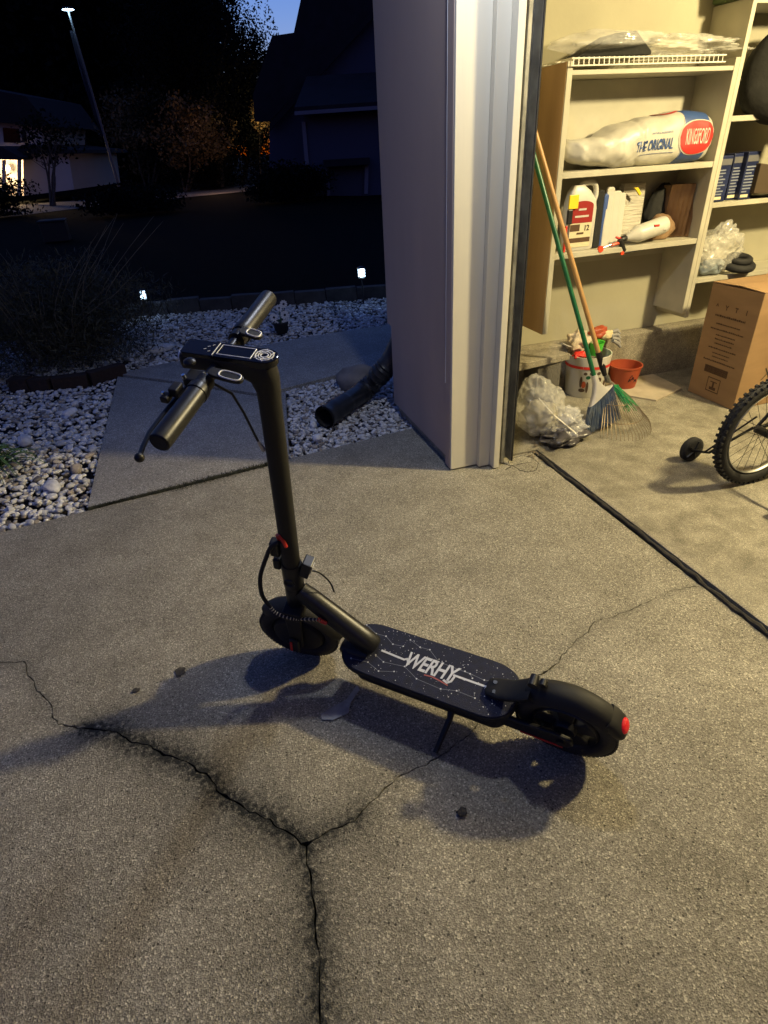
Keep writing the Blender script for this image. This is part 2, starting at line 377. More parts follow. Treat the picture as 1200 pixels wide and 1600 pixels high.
def gapped(k, wid, seed):
    rnd = random.Random(seed); Lp = []; Rp = []
    for i, p in enumerate(k):
        d = (k[min(i + 1, len(k) - 1)] - k[max(i - 1, 0)]).normalized(); n = Vector((-d.y, d.x))
        w1 = wid * rnd.uniform(.3, 1.2) * (1.6 if rnd.random() < .12 else 1); Lp.append(p + n * w1); Rp.append(p - n * w1 * rnd.uniform(.6, 1.2))
    return Lp, Rp
a1, b1 = gapped(k1, .0022, 4); a2, b2 = gapped(k2, .0024, 5); a3, b3 = gapped(k3, .0019, 6)
# panels: far (above c1 and c3), left (between c1 and c2), right (between c2 and c3)
def side(pts, ref_above): return pts
far_panel = [Vector(p) for p in DRV_TOP] + [a3[-1]] + a3[::-1][1:-1] + a1[::-1][1:] 
left_panel = b1[:-1] + [J + Vector((-.0020, -.0022))] + b2[1:] + [Vector((-3.2, -2.0))]
right_panel = a2[1:-1] + [a2[-1], Vector((SLABX, -2.0))] + b3[::-1][:-1] + [J + Vector((.0020, -.0012))]
crack_pts = np.array([[p.x, p.y] for p in k1 + k2 + k3])
crack_w = np.array([1.0] * len(k1) + [.85] * len(k2) + [.45] * len(k3))
for i, p in enumerate(k1):
    dj = (p - J).length; crack_w[i] = 1.0 if dj < .75 else .3
for i, p in enumerate(k3):
    dj = (p - J).length; crack_w[len(k1) + len(k2) + i] = .8 if dj < .15 else .25
def in_poly(x, y, poly):
    r = False; n = len(poly); j = n - 1
    for i in range(n):
        xi, yi = poly[i][0], poly[i][1]; xj, yj = poly[j][0], poly[j][1]
        if (yi > y) != (yj > y) and x < (xj - xi) * (y - yi) / (yj - yi) + xi: r = not r
        j = i
    return r
def slab_mesh(name, poly, m, parent, z=0.0, th=.06, grid=.03, stain=False, bounds=None, seed=0):
    poly = [Vector((p[0], p[1])) for p in poly]
    P_ = list(poly)
    if grid:
        xs = [p.x for p in poly]; ys = [p.y for p in poly]
        x = min(xs)
        while x < max(xs):
            y = min(ys)
            while y < max(ys):
                g_ = grid if (-1.2 < x < 1.6 and .05 < y < 2.8) else grid * 5
                if g_ == grid or (round(x / grid) % 5 == 0 and round(y / grid) % 5 == 0):
                    q = Vector((x + random.uniform(-.2, .2) * grid, y + random.uniform(-.2, .2) * grid))
                    if in_poly(q.x, q.y, poly): P_.append(q)
                y += grid
            x += grid
    n = len(poly); ed = [(i, (i + 1) % n) for i in range(n)]
    if stain:
        rs_ = random.Random(seed + 40)
        for c_ in crack_pts:
            for sd_ in (.012, .03, .055, .09):
                q = Vector((c_[0] + rs_.gauss(0, sd_), c_[1] + rs_.gauss(0, sd_)))
                if -1.3 < q.x < 1.6 and .0 < q.y < 2.8 and in_poly(q.x, q.y, poly): P_.append(q)
    vo, eo, fo, _, _, _ = delaunay_2d_cdt(P_, ed, [], 0, 1e-5)
    keep = []
    for f in fo:
        cx = sum(vo[i].x for i in f) / len(f); cy = sum(vo[i].y for i in f) / len(f)
        if in_poly(cx, cy, poly): keep.append(tuple(f))
    me = bpy.data.meshes.new(name); bm = bmesh.new()
    bv = [bm.verts.new((v.x, v.y, z + .0025 * noise.noise(Vector((v.x * 2, v.y * 2, seed))))) for v in vo]
    for f in keep:
        try: bm.faces.new([bv[i] for i in f])
        except ValueError: pass
    bmesh.ops.recalc_face_normals(bm, faces=bm.faces)
    for f in bm.faces:
        if f.normal.z < 0: f.normal_flip()
    be = [e for e in bm.edges if len(e.link_faces) == 1]
    r = bmesh.ops.extrude_edge_only(bm, edges=be)
    for v in r['geom']:
        if isinstance(v, bmesh.types.BMVert): v.co.z -= th
    for v in [v for v in bm.verts if not v.link_faces]: bm.verts.remove(v)
    bm.to_mesh(me); bm.free(); me.materials.append(m)
    if stain:
        co = np.empty(len(me.vertices) * 3); me.vertices.foreach_get('co', co); co = co.reshape(-1, 3)
        val = np.zeros(len(co))
        for s0 in range(0, len(co), 4000):
            d = np.sqrt(((co[s0:s0 + 4000, None, :2] - crack_pts[None]) ** 2).sum(-1))
            wd = .036 * (.35 + crack_w)[None]; val[s0:s0 + 4000] = (crack_w[None] * np.exp(-(d / wd) ** 1.0)).max(1)
        at = me.attributes.new('stain', 'FLOAT', 'POINT'); at.data.foreach_set('value', (val * 1.25).astype(np.float32))
    o = bpy.data.objects.new(name, me); COL.objects.link(o); o.parent = parent
    return o
drv = struct_root('driveway')
slab_mesh('concrete_panel', far_panel, M['drive'], drv, stain=True, seed=1)
slab_mesh('concrete_panel', left_panel, M['drive'], drv, stain=True, seed=2)
slab_mesh('concrete_panel', right_panel, M['drive'], drv, stain=True, seed=3)
# rest of the driveway behind the camera
MB().box((-3.2, -7, -.06), (SLABX, -2.002, 0)).build('concrete_panel', M['drive'], drv)

# walkway slabs
wk = struct_root('walkway')
wa = [g2(*p) for p in ((137, 794), (415, 725), (452, 712), (446, 612), (410, 621), (300, 604), (184, 589))]
slab_mesh('concrete_slab', wa, M['walk'], wk, z=.004, grid=.06, seed=4)
wb = [g2(*p) for p in ((184, 585), (300, 600), (410, 617), (447, 607), (560, 578))] + [Vector((1.45, 3.95)), Vector((3.5, 4.2)), Vector((3.5, 5.1))] + [g2(*p) for p in ((605, 508), (480, 527), (330, 556), (250, 570))]
slab_mesh('concrete_slab', wb, M['walk'], wk, z=.004, grid=.06, seed=5)

mo_ = MB(); rnd = random.Random(12)
jp = [g2(*p) for p in ((139, 796), (200, 781), (262, 766), (330, 749), (415, 727), (440, 719))]
mpts = []
for a, b in zip(jp[:-1], jp[1:]):
    for k in range(14): q = a.lerp(b, k / 14); mpts.append((q.x + rnd.uniform(-.002, .002), q.y + rnd.uniform(-.002, .002), .001 + rnd.uniform(-.003, .003)))
mo_.tube(mpts, [.0085 * rnd.uniform(.6, 1.5) for _ in mpts], 7)
for i in range(2600):
    t_ = rnd.random(); k = min(int(t_ * 5), 4); q = jp[k].lerp(jp[k + 1], rnd.random()); a = rnd.uniform(0, 6.3); w_ = Vector((math.cos(a), math.sin(a), 0)) * .0016
    wd_ = .005 + .011 * (k in (2, 3)); p = Vector((q.x + rnd.gauss(0, wd_ * .5), q.y + rnd.gauss(0, wd_), .003)); mo_.add([p - w_, p + w_, p + Vector((rnd.gauss(0, .006), rnd.gauss(0, .006), rnd.uniform(.004, .014)))], [(0, 1, 2)])
solo('joint_moss', mo_, mat('dark_moss', (.022, .024, .015), .95, var=.4, vscale=60), (-.2, 2.65, 0), 'dark moss and grit packed in the joint between walkway and driveway', 'moss', kind='stuff')
# ground sheets
def sheet(name, x0, y0, x1, y1, z, m):
    o = MB().add([(x0, y0, z), (x1, y0, z), (x1, y1, z), (x0, y1, z)], [(0, 1, 2, 3)]).build(name, m); o['kind'] = 'structure'; return o
sheet('ground', -400, -400, 400, 900, -.065, M['soil'])

# ================================================================ GRAVEL
def ico(sub):
    bm = bmesh.new(); bmesh.ops.create_icosphere(bm, subdivisions=sub, radius=1); v = np.array([x.co[:] for x in bm.verts]); f = np.array([[q.index for q in p.verts] for p in bm.faces]); bm.free(); return v, f
IC = {1: ico(1), 2: ico(2)}
EDGE_L = G(120, 520).to_2d(); EDGE_A = G(215, 492).to_2d(); EDGE_B = G(605, 462).to_2d()
bedA = [g2(-260, 880), g2(0, 830), g2(136, 797), g2(181, 590), g2(250, 573), g2(330, 559), g2(480, 530), g2(605, 511), Vector((3.4, 5.1)), Vector((3.4, EDGE_B.y - .2)), EDGE_B, EDGE_A, EDGE_L, Vector((-2.4, 6.3)), Vector((-3.2, 4.6)), Vector((-3.0, 2.35))]
bedB = [g2(453, 714), g2(645, 669), Vector((1.09, 2.86)), Vector((1.09, 3.3)), Vector((1.45, 3.95)), g2(560, 580), g2(449, 609)]
def fill(poly, n, smin, smax, rnd):
    xs = [p[0] for p in poly]; ys = [p[1] for p in poly]; pts = []
    while len(pts) < n:
        x = rnd.uniform(min(xs), max(xs)); y = rnd.uniform(min(ys), max(ys))
        if in_poly(x, y, poly): pts.append((x, y))
    return pts
def gravel(name, poly, n, smin, smax, label, seed, cat='gravel', zb=-.03):
    rnd = random.Random(seed); pts = fill(poly, n, smin, smax, rnd)
    V = []; F = []; T_ = []; off = 0
    rs = np.random.RandomState(seed)
    for (x, y) in pts:
        near = y < 4.3
        v, f = IC[2 if near else 1]
        s_ = smin + (smax - smin) * rs.rand() ** 2.2
        sc = np.array([s_ * rs.uniform(.8, 1.35), s_ * rs.uniform(.6, 1.0), s_ * rs.uniform(.38, .7)])
        k = rs.normal(size=3); lump = 1 + .16 * np.sin(v @ (rs.normal(size=3) * 2.2) + k[0]) + .10 * np.sin(v @ (rs.normal(size=3) * 3.5) + k[1])
        p = np.sign(v) * np.abs(v) ** .85 * lump[:, None] * sc
        a, b = rs.uniform(0, 2 * PI), rs.normal() * .35
        ca, sa, cb, sb = math.cos(a), math.sin(a), math.cos(b), math.sin(b)
        R_ = np.array([[ca, -sa, 0], [sa, ca, 0], [0, 0, 1]]) @ np.array([[1, 0, 0], [0, cb, -sb], [0, sb, cb]])
        p = p @ R_.T + np.array([x, y, zb + rs.rand() * .026])
        V.append(p); F.append(f + off); off += len(v); T_.append(np.full(len(v), rs.rand()))
    V = np.vstack(V); F = np.vstack(F); T_ = np.concatenate(T_).astype(np.float32)
    me = bpy.data.meshes.new(name); me.vertices.add(len(V)); me.vertices.foreach_set('co', V.astype(np.float32).ravel())
    me.loops.add(F.size); me.loops.foreach_set('vertex_index', F.astype(np.int32).ravel()); me.polygons.add(len(F))
    me.polygons.foreach_set('loop_start', np.arange(0, F.size, 3, dtype=np.int32)); me.polygons.foreach_set('use_smooth', np.ones(len(F), bool))
    me.update(); me.validate(); at = me.attributes.new('tone', 'FLOAT', 'POINT'); at.data.foreach_set('value', T_); me.materials.append(M['pebble'])
    o = bpy.data.objects.new(name, me); COL.objects.link(o); tag(o, label, cat, None, 'stuff'); return o
gravel('gravel', bedA, 26000, .009, .024, 'loose white marble pebbles of the bed left of and beyond the walkway', 11)
gravel('gravel', bedB, 4200, .007, .017, 'small white pebbles in the triangle between walkway and garage wall', 12)
def stone(name, loc, r, tone, label, seed, m=None, cat='stone', group=None):
    rs = np.random.RandomState(seed); bm = bmesh.new(); bmesh.ops.create_icosphere(bm, subdivisions=3, radius=1)
    for v in bm.verts:
        k = 1 + .22 * noise.noise(v.co * 1.3 + Vector((seed, 0, 0))) + .07 * noise.noise(v.co * 4)
        v.co = Vector((v.co.x * r[0], v.co.y * r[1], v.co.z * r[2])) * k
    for f in bm.faces: f.smooth = True
    me = bpy.data.meshes.new(name); bm.to_mesh(me); bm.free()
    at = me.attributes.new('tone', 'FLOAT', 'POINT'); at.data.foreach_set('value', np.full(len(me.vertices), tone, np.float32))
    me.materials.append(m or M['pebble']); o = bpy.data.objects.new(name, me); COL.objects.link(o); o.location = loc; o.rotation_euler.z = seed
    return tag(o, label, cat, group)
def st(u, v, r, tone, label, seed, **k): 
    p = G(u, v); stone('stone', (p.x, p.y, r[2] * .25), r, tone, label, seed, **k)
st(110, 645, (.055, .035, .022), .95, 'broad flat white stone in the left gravel bed', 1)
st(82, 762, (.060, .038, .028), .75, 'long pale stone beside the walkway, near the driveway edge', 2)
st(120, 735, (.028, .030, .030), .17, 'upright tan stone at the walkway edge', 3)
st(140, 712, (.034, .020, .012), .16, 'flat tan stone just above the upright one at the walkway edge', 4)
st(40, 690, (.065, .04, .03), .55, 'large grey stone behind the strap-leaved plant', 5)
st(160, 590, (.05, .045, .03), .8, 'rounded white stone at the far left corner of the walkway', 6)
st(255, 545, (.11, .06, .03), .5, 'flat pale flagstone lying at the edge of the gravel', 7)
st(490, 665, (.022, .020, .020), .9, 'small white pebble tucked under the mouth of the drain pipe', 8)
p = G(497, 690); stone('ball', (p.x, p.y, .022), (.028, .026, .022), .95, 'smooth white egg-shaped stone in front of the drain pipe mouth', 9, cat='stone')
p = G(562, 608); stone('rock', (p.x, p.y + .05, .04), (.16, .11, .105), .5, 'big rounded grey rock beside the black drain pipe', 21, M['rock'], 'rock')
p = G(622, 622); stone('rock', (p.x, p.y, .02), (.035, .035, .035), .5, 'small brown rock against the foot of the garage wall', 22, M['rock'], 'rock')

# ================================================================ GARAGE BUILDING
WX = 1.03; JY = 2.30; EY = 3.19; IY = 3.06; ZT = 2.75; GX = 7.2; GY0 = -3.2; OY0 = -2.6
gar = struct_root('garage_building'); 
del gar['kind']; tag(gar, 'garage with grey-lilac siding and white trimmed door opening', 'garage')
# side wall with drywall inside, foundation below
MB().box((WX, JY + .012, .05), (1.165, EY - .06, .50)).build('front_wall', M['siding'], gar)
MB().box((WX, JY + .012, .50), (1.165, EY, ZT)).build('front_wall', M['siding'], gar)
MB().box((WX + .02, JY + .02, -.06), (1.16, EY - .09, .05)).build('foundation', M['block'], gar)
MB().box((1.167, IY + .01, -.06), (GX, EY, ZT)).build('side_wall', M['siding'], gar)
MB().box((1.30, IY - .012, .30), (GX, IY + .008, ZT - .1)).build('drywall', M['drywall'], gar)
MB().box((1.30, IY - .10, -.03), (GX, IY + .008, .298)).build('foundation_ledge', M['block'], gar, bevel=.006)
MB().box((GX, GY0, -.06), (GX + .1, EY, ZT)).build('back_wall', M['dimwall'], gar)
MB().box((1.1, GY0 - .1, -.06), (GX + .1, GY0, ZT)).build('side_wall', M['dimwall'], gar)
MB().box((WX, GY0 - .1, ZT - .1), (GX + .1, EY, ZT)).build('ceiling', M['ceil'], gar)
MB().box((WX, OY0, 2.14), (1.165, JY - .0105, ZT - .102)).build('header', M['siding'], gar)
MB().box((WX, GY0, -.06), (1.165, OY0 - .002, ZT - .102)).build('front_wall', M['siding'], gar)
MB().box((.75, GY0 - .4, ZT), (GX + .3, EY + .3, ZT + .12)).build('roof', M['roof'], gar)
# corner board and jamb of the opening
MB().box((WX - .006, JY + .004, .012), (WX - .0005, JY + .055, ZT - .2)).build('corner_board', M['siding'], gar, bevel=.0015)
cb = MB(); cb.tube([(WX - .004, JY + .060, .42)] + [(WX - .003, JY + .060 + .0012 * math.sin(i * 2.1), .42 + i * .1) for i in range(1, 22)], .0035, 6)
cb.build('caulk_line', M['caulk'], gar, smooth=True)
def jb(name, x0, y0, x1, y1, z0=.008, z1=2.36, m='trimw', bev=.002): return MB().box((x0, y0, z0), (x1, y1, z1)).build(name, M[m], gar, bevel=bev)
jb('jamb_board', WX - .004, JY - .008, 1.160, JY + .0105)
jb('jamb_board', 1.1605, JY - .036, 1.216, JY + .0105)
jb('door_stop', 1.2165, JY - .078, 1.246, JY + .0105)
MB().box((1.166, JY + .011, -.02), (1.255, IY - .013, ZT - .1)).build('light_leak_filler', M['drywall'], gar)  # unseen filler behind the jamb, added to block light leaks
# vertical door track: C-channel of galvanised steel
tr = empty('door_track', (1.29, JY - .04, 0), 'dented galvanised steel door track standing beside the white jamb', 'door track')
t = MB(); x0, x1, y0, y1 = 1.264, 1.318, JY - .062, JY - .008
t.box((x0, y1 - .003, .02), (x1, y1, 2.3)); t.box((x0, y0, .02), (x0 + .003, y1 - .0032, 2.3)); t.box((x1 - .003, y0, .02), (x1, y1 - .0032, 2.3))
t.box((x0 + .0032, y0, .02), (x0 + .014, y0 + .003, 2.3)); t.build('channel', M['steel'], tr)
for z in (.1, .55, .9, 1.12, 1.18, 1.6):
    MB().lathe([(.007, 0), (.007, .004)], 10, Matrix.Translation((1.288, y1 - .005, z)) @ Matrix.Rotation(PI / 2, 4, 'X')).build('bolt', M['chrome' if z != 1.18 else 'black'], tr)
for z0_, z1_ in ((.96, 1.06), (.30, .36)): MB().box((1.250, y1 + .0005, z0_), (1.290, y1 + .0045, z1_)).build('bracket', M['steel'], tr)
MB().box((x1 + .001, y0 - .004, .02), (x1 + .007, y0 + .014, 2.3)).build('track_lip', M['rubber'], tr)
# floor of the garage and the perished seal along its lip
gf = struct_root('garage_floor')
slab_mesh('concrete_slab', [(SLABX + .03, GY0), (GX, GY0), (GX, IY - .1), (1.257, IY - .1), (1.257, JY + .012), (SLABX + .03, JY + .012)], M['floor'], gf, z=.012, th=.08, grid=.09, seed=9)
sl = MB(); rnd = random.Random(3); yy = -2.5; pv = []
while yy < 2.27: pv.append((SLABX + .013 + .004 * math.sin(yy * 5) + rnd.uniform(-.003, .003), yy, .002 + rnd.uniform(-.003, .005))); yy += .03
sl.tube(pv, [.0095 * rnd.uniform(.55, 1.3) for _ in pv], 8); solo('threshold_seal', sl, M['seal'], (SLABX + .013, 0, 0), 'grimy black rubber threshold strip along the lip of the garage floor', 'seal', smooth=True)

# litter and broken concrete near the track foot
rnd = random.Random(5)
lt = MB()
for i in range(420):
    u, v = rnd.gauss(815, 26), rnd.gauss(702, 13)
    q = G(u, v)
    if q.x < 1.2 or q.y > JY + .4 or (q.x < 1.41 and q.y > JY - .09): continue
    s_ = rnd.uniform(.002, .008); a = rnd.uniform(0, 6.3); d = Vector((math.cos(a), math.sin(a), 0)); e = Vector((-d.y, d.x, rnd.uniform(-.5, .5)))
    z = .017 + rnd.uniform(0, .006) if q.x > SLABX + .03 else .004 + rnd.uniform(0, .004); c = Vector((q.x, q.y, z))
    lt.add([c - d * s_ * 1.5, c + e * s_ * .5, c + d * s_ * 1.5 + Vector((0, 0, .003)), c - e * s_ * .5], [(0, 1, 2, 3)])
solo('leaf_litter', lt, M['litter'], (1.5, 2.2, 0), 'dry leaf bits and grit gathered at the foot of the door track', 'leaf litter', kind='stuff')
# fine cracks of the chipped corner near the track
ck = MB()
for pl in (((735, 727), (775, 722), (800, 727), (830, 722)), ((790, 735), (800, 727), (812, 735), (826, 738), (838, 733), (842, 724), (832, 716), (816, 712), (800, 716), (795, 724))):
    cj_ = jag([g2(*p) for p in pl], .008, .008, 9); ck.tube([(q.x, q.y, .0004) for q in cj_], [.0016 * random.uniform(.5, 1.5) for _ in cj_], 5)
solo('hairline_cracks', ck, M['seal'], (1.4, 2.2, 0), 'thin dirt-filled cracks in the chipped concrete below the door track', 'crack')
# small marks on the driveway
def patch(u, v, r1, r2, m, label, cat, seed, ang=0, z=.0042, th=.002):
    c = G(u, v); rnd = random.Random(seed); pts = []
    for i in range(16):
        a = 2 * PI * i / 16; k = 1 + rnd.uniform(-.22, .22); x = r1 * k * math.cos(a); y = r2 * k * math.sin(a)
        pts.append((c.x + x * math.cos(ang) - y * math.sin(ang), c.y + x * math.sin(ang) + y * math.cos(ang), z))
    solo(cat.replace(' ', '_'), MB().prism(pts, (0, 0, th)), m, (c.x, c.y, 0), label, cat, bevel=.0005)
M['chip'] = mat('dried_leaf', (0.05, 0.045, 0.04), .9, var=.4, vscale=60, bump=1, bscale=200)
M['scrap'] = mat('flattened_paper_scrap', (0.36, 0.35, 0.33), .9, var=.25, vscale=30, bump=.6, bscale=90)
patch(282, 1051, .016, .020, M['chip'], 'small round dark stain on the driveway left of the front wheel', 'stain', 1, th=.0008)
patch(213, 1080, .010, .008, M['chip'], 'tiny dark chip on the driveway, left of the round stain', 'chip', 2)
patch(722, 1271, .013, .010, M['chip'], 'small black leaf lying below the deck near the long crack', 'leaf', 3, th=.006)
sc = [G(*p) for p in ((558, 1072), (562, 1080), (548, 1100), (545, 1116), (520, 1127), (503, 1126), (502, 1118), (520, 1106), (540, 1096))]
solo('paper_scrap', MB().prism([(q.x, q.y, .0045) for q in sc], (0, 0, .001)), M['scrap'], sc[0], 'flattened pale paper scrap in the shadow under the scooter deck', 'paper scrap')

# ================================================================ SCOOTER
F0 = Vector((.1322, 1.3594, 0)); WB = .7887; R = .1242
d_ = Vector((-.698, .716, 0)).normalized(); lam = math.radians(12.7); l0 = Vector((-d_.y, d_.x, 0))
L2 = l0 * math.cos(lam) - Vector((0, 0, 1)) * math.sin(lam); U_ = l0 * math.sin(lam) + Vector((0, 0, 1)) * math.cos(lam)
rotS = Matrix((d_, L2, U_)).transposed()
sco = empty('kick_scooter', F0, 'matt black electric kick scooter leaning on its kickstand on the driveway', 'scooter', rot=rotS)
def sp(name, mb, m, parent=None, **k): return mb.build(name, M[m] if isinstance(m, str) else m, parent or sco, world=False, **k)
al = math.radians(12.16); de = math.radians(12.05)
AX = Vector((-math.sin(al), 0, math.cos(al))); AF = Vector((math.cos(al), 0, math.sin(al))); LL = Vector((0, 1, 0))
HDv = LL * math.cos(de) - AF * math.sin(de); HF = AF * math.cos(de) + LL * math.sin(de)
AXL = Vector((0, 0, R))
def S(a, f=0, l=0): return AXL + AX * a + HF * f + HDv * l
def wheel(name, c, e1, e2, nrm, hub):
    w_ = MB(); w_.torus(c, e1, e2, nrm, R - .023, .023, 64, 14, .95)
    tr_ = w_
    for i in range(64):  # tread blocks on the crown of the tyre
        a = 2 * PI * i / 64
        dd = e1 * math.cos(a) + e2 * math.sin(a); tt = -e1 * math.sin(a) + e2 * math.cos(a)
        for sgn in (-1, 1):
            cc = c + dd * (R - .0035) + nrm * sgn * .009 + tt * (.002 * sgn)
            tr_.add([cc + tt * sx * .0042 + nrm * sy * .0055 + dd * sz * .0035 for sz in (-1, 1) for sx, sy in ((-1, -1), (1, -1), (1, 1), (-1, 1))], [(3, 2, 1, 0), (4, 5, 6, 7), (0, 1, 5, 4), (1, 2, 6, 5), (2, 3, 7, 6), (3, 0, 4, 7)])
    wo = sp(name, MB().torus(c, e1, e2, nrm, R - .048, .006, 48, 8, 3.0), 'black', smooth=True)
    ty = tr_.build('tyre', M['rubber'], wo, world=False, smooth=True)
    T = basis(e1, e2, nrm, c)
    if hub:
        MB().lathe([(.0, -.030), (.045, -.030), (.072, -.024), (.078, -.016), (.078, .016), (.072, .024), (.045, .030), (.0, .030)], 40, T, cap=False).build('hub_motor', M['blackm'], wo, world=False, smooth=True)
    else:
        MB().lathe([(0, -.026), (.026, -.026), (.03, -.018), (.03, .018), (.026, .026), (0, .026)], 24, T, cap=False).build('hub', M['black'], wo, world=False, smooth=True)
        dk = MB().lathe([(.040, -.027), (.062, -.027), (.062, -.024), (.040, -.024), (.040, -.027)], 32, T, cap=False)
        dk.build('brake_disc', M['steel'], wo, world=False)
        for k in range(5):
            a = 2 * PI * k / 5 + .3; dd = e1 * math.cos(a) + e2 * math.sin(a); tt = -e1 * math.sin(a) + e2 * math.cos(a)
            p0 = c + dd * .022; p1 = c + dd * (R - .046)
            mb = MB(); w0, w1 = .016, .024
            mb.hexa([p0 - tt * w0 - nrm * .012, p1 - tt * w1 - nrm * .014, p1 + tt * w1 - nrm * .014, p0 + tt * w0 - nrm * .012,
                     p0 - tt * w0 + nrm * .012, p1 - tt * w1 + nrm * .014, p1 + tt * w1 + nrm * .014, p0 + tt * w0 + nrm * .012])
            mb.build('spoke', M['black'], wo, world=False, bevel=.003)
    return wo
EX, EZ = Vector((1, 0, 0)), Vector((0, 0, 1))
wheel('front_wheel', AXL, HF, AX, HDv, True)
wheel('rear_wheel', Vector((-WB, 0, R)), EX, EZ, LL, False)
# fork with covers
fk = MB()
for sgn in (1, -1):
    o_ = HDv * sgn * .040
    prof = [(-.022, -.024), (-.022, .012), (.10, .020), (.145, .024), (.145, -.026), (.05, -.026)]
    fk.prism([S(a_, f_) + o_ - HDv * sgn * .004 for a_, f_ in prof], HDv * sgn * .011)
fk.prism([S(a_, f_, -.050) for a_, f_ in ((.128, -.03), (.128, .03), (.165, .026), (.165, -.03))], HDv * .100)
fo = sp('fork', fk, 'blackm', bevel=.004)
for sgn in (1, -1):
    sp('axle_cover', MB().prism([S(a_, f_, sgn * .0475) for a_, f_ in ((-.034, -.018), (-.034, .016), (.028, .014), (.034, 0), (.028, -.016))], HDv * sgn * .010), 'black', fo, bevel=.004)
    sp('reflector', MB().prism([S(a_, f_, sgn * .0578) for a_, f_ in ((-.028, .004), (-.028, .011), (.022, .010), (.022, .003))], HDv * sgn * .0018), 'red', fo)
# front mudguard, follows the tyre
def guard(c, e1, e2, nrm, rad, a0, a1, hw, th, n=20, lip=.018, roundness=1.0):
    mb = MB(); m_ = 9; vs = []; fs = []
    for layer in (0, 1):
        for i in range(n + 1):
            a = a0 + (a1 - a0) * i / n; dd = e1 * math.cos(a) + e2 * math.sin(a)
            tp = min(1, .55 + 3.5 * min(i, n - i) / n)
            for j in range(m_):
                t_ = -1 + 2 * j / (m_ - 1)
                drop = lip * (abs(t_) ** 3.0) * roundness
                vs.append(Vector(c) + dd * (rad - drop - layer * th) + nrm * (t_ * (hw * tp - layer * th)))
    K = (n + 1) * m_
    for L_ in (0, 1):
        for i in range(n):
            for j in range(m_ - 1):
                q = (L_ * K + i * m_ + j, L_ * K + (i + 1) * m_ + j, L_ * K + (i + 1) * m_ + j + 1, L_ * K + i * m_ + j + 1)
                fs.append(q if L_ == 0 else q[::-1])
    for i in range(n):
        for j in (0, m_ - 1): fs.append((i * m_ + j, (i + 1) * m_ + j, K + (i + 1) * m_ + j, K + i * m_ + j))
    for i in (0, n):
        for j in range(m_ - 1): fs.append((i * m_ + j, i * m_ + j + 1, K + i * m_ + j + 1, K + i * m_ + j))
    return mb.add(vs, fs)
sp('front_mudguard', guard(AXL, HF, AX, HDv, R + .016, math.radians(38), math.radians(168), .036, .003), 'blackm', smooth=True)
# head tube, folding joint, stem
stm = MB().tube([S(.335), S(.5), S(.7), S(.86)], [.0230, .0228, .0222, .0222], 28)
stem = sp('stem', stm, 'blackm', smooth=True)
# elbow and head: box-like beam, swept along a curve that turns forward
def loft(secs):
    mb = MB(); vs = []; fs = []; n = len(secs[0])
    for s_ in secs: vs += s_
    for i in range(len(secs) - 1):
        for k in range(n): fs.append((i * n + k, i * n + (k + 1) % n, (i + 1) * n + (k + 1) % n, (i + 1) * n + k))
    fs.append(tuple(range(n - 1, -1, -1))); fs.append(tuple((len(secs) - 1) * n + k for k in range(n)))
    return mb.add(vs, fs)
def rsec(c, u, v, hu, hv, pw=.5, n=28):
    out = []
    for k in range(n):
        a = 2 * PI * k / n; x, y = math.cos(a), math.sin(a)
        out.append(Vector(c) + u * math.copysign(abs(x) ** pw, x) * hu + v * math.copysign(abs(y) ** pw, y) * hv)
    return out
TOPA = .962
secs = []
secs.append(rsec(S(.855, 0), HDv, HF, .0222, .0222, 1.0))
secs.append(rsec(S(.885, .000), HDv, HF, .0225, .0228, .95))
secs.append(rsec(S(.912, .004), HDv, (HF - AX * .12).normalized(), .0232, .0270, .8))
secs.append(rsec(S(.930, .014), HDv, (HF - AX * .55).normalized(), .0238, .0350, .62))
secs.append(rsec(S(.934, .034), HDv, (HF * .45 - AX).normalized(), .0240, .0245, .5))
secs.append(rsec(S(.935, .062), HDv, (HF * .12 - AX).normalized(), .0240, .0195, .45))
secs.append(rsec(S(.934, .110), HDv, -AX, .0240, .0178, .45))
secs.append(rsec(S(.930, .155), HDv, -AX, .0235, .0170, .45))
secs.append(rsec(S(.929, .160), HDv, -AX, .0190, .0130, .45))
hd = loft(secs); sp('stem_head', hd, 'blackm', smooth=True)
# cap that gives the rounded rear corner of the head and carries the display
cap = []
for i in range(25):
    a = PI / 2 + PI * i / 24; cap.append((-.003 + .0225 * math.cos(a), .0225 * math.sin(a)))
outl = cap + [(.150, -.0225), (.155, -.018), (.155, .018), (.150, .0225)]
def HP(f_, l_, a_=0): return S(.9600 + a_ - .055 * f_, f_, l_)
dsp = sp('display', MB().prism([HP(f_, l_, -.014) for f_, l_ in outl], AX * .0145), 'gloss', bevel=.0012)
def strip(name, pts, m, wdt, closed=False, a_=.0012):
    mb = MB(); q = list(pts) + ([pts[0]] if closed else [])
    mb.tube([HP(f_, l_, a_) for f_, l_ in q], wdt, 5); sp(name, mb, m, dsp)
strip('display_border', [(.020, -.015), (.085, -.015), (.085, .015), (.020, .015)], 'reflect', .0010, True)
for r_ in (.0165, .0115, .0068):
    strip('power_button_ring', [(-.001 + r_ * math.cos(a), r_ * math.sin(a)) for a in np.linspace(0, 2 * PI, 28)], 'reflect', .0011)
for k in range(6):
    a = PI / 3 * k + .3; strip('power_button_ray', [(-.001 + .0125 * math.cos(a), .0125 * math.sin(a)), (-.001 + .0190 * math.cos(a + .35), .0190 * math.sin(a + .35))], 'reflect', .0010)
strip('display_border', [(.092, -.0195), (.092, .0195)], 'reflect', .0007)
for f_, l_ in ((.100, .008), (.106, -.006), (.099, -.012), (.110, .003)): strip('display_icon', [(f_, l_), (f_ + .004, l_ + .003)], 'reflect', .0007)
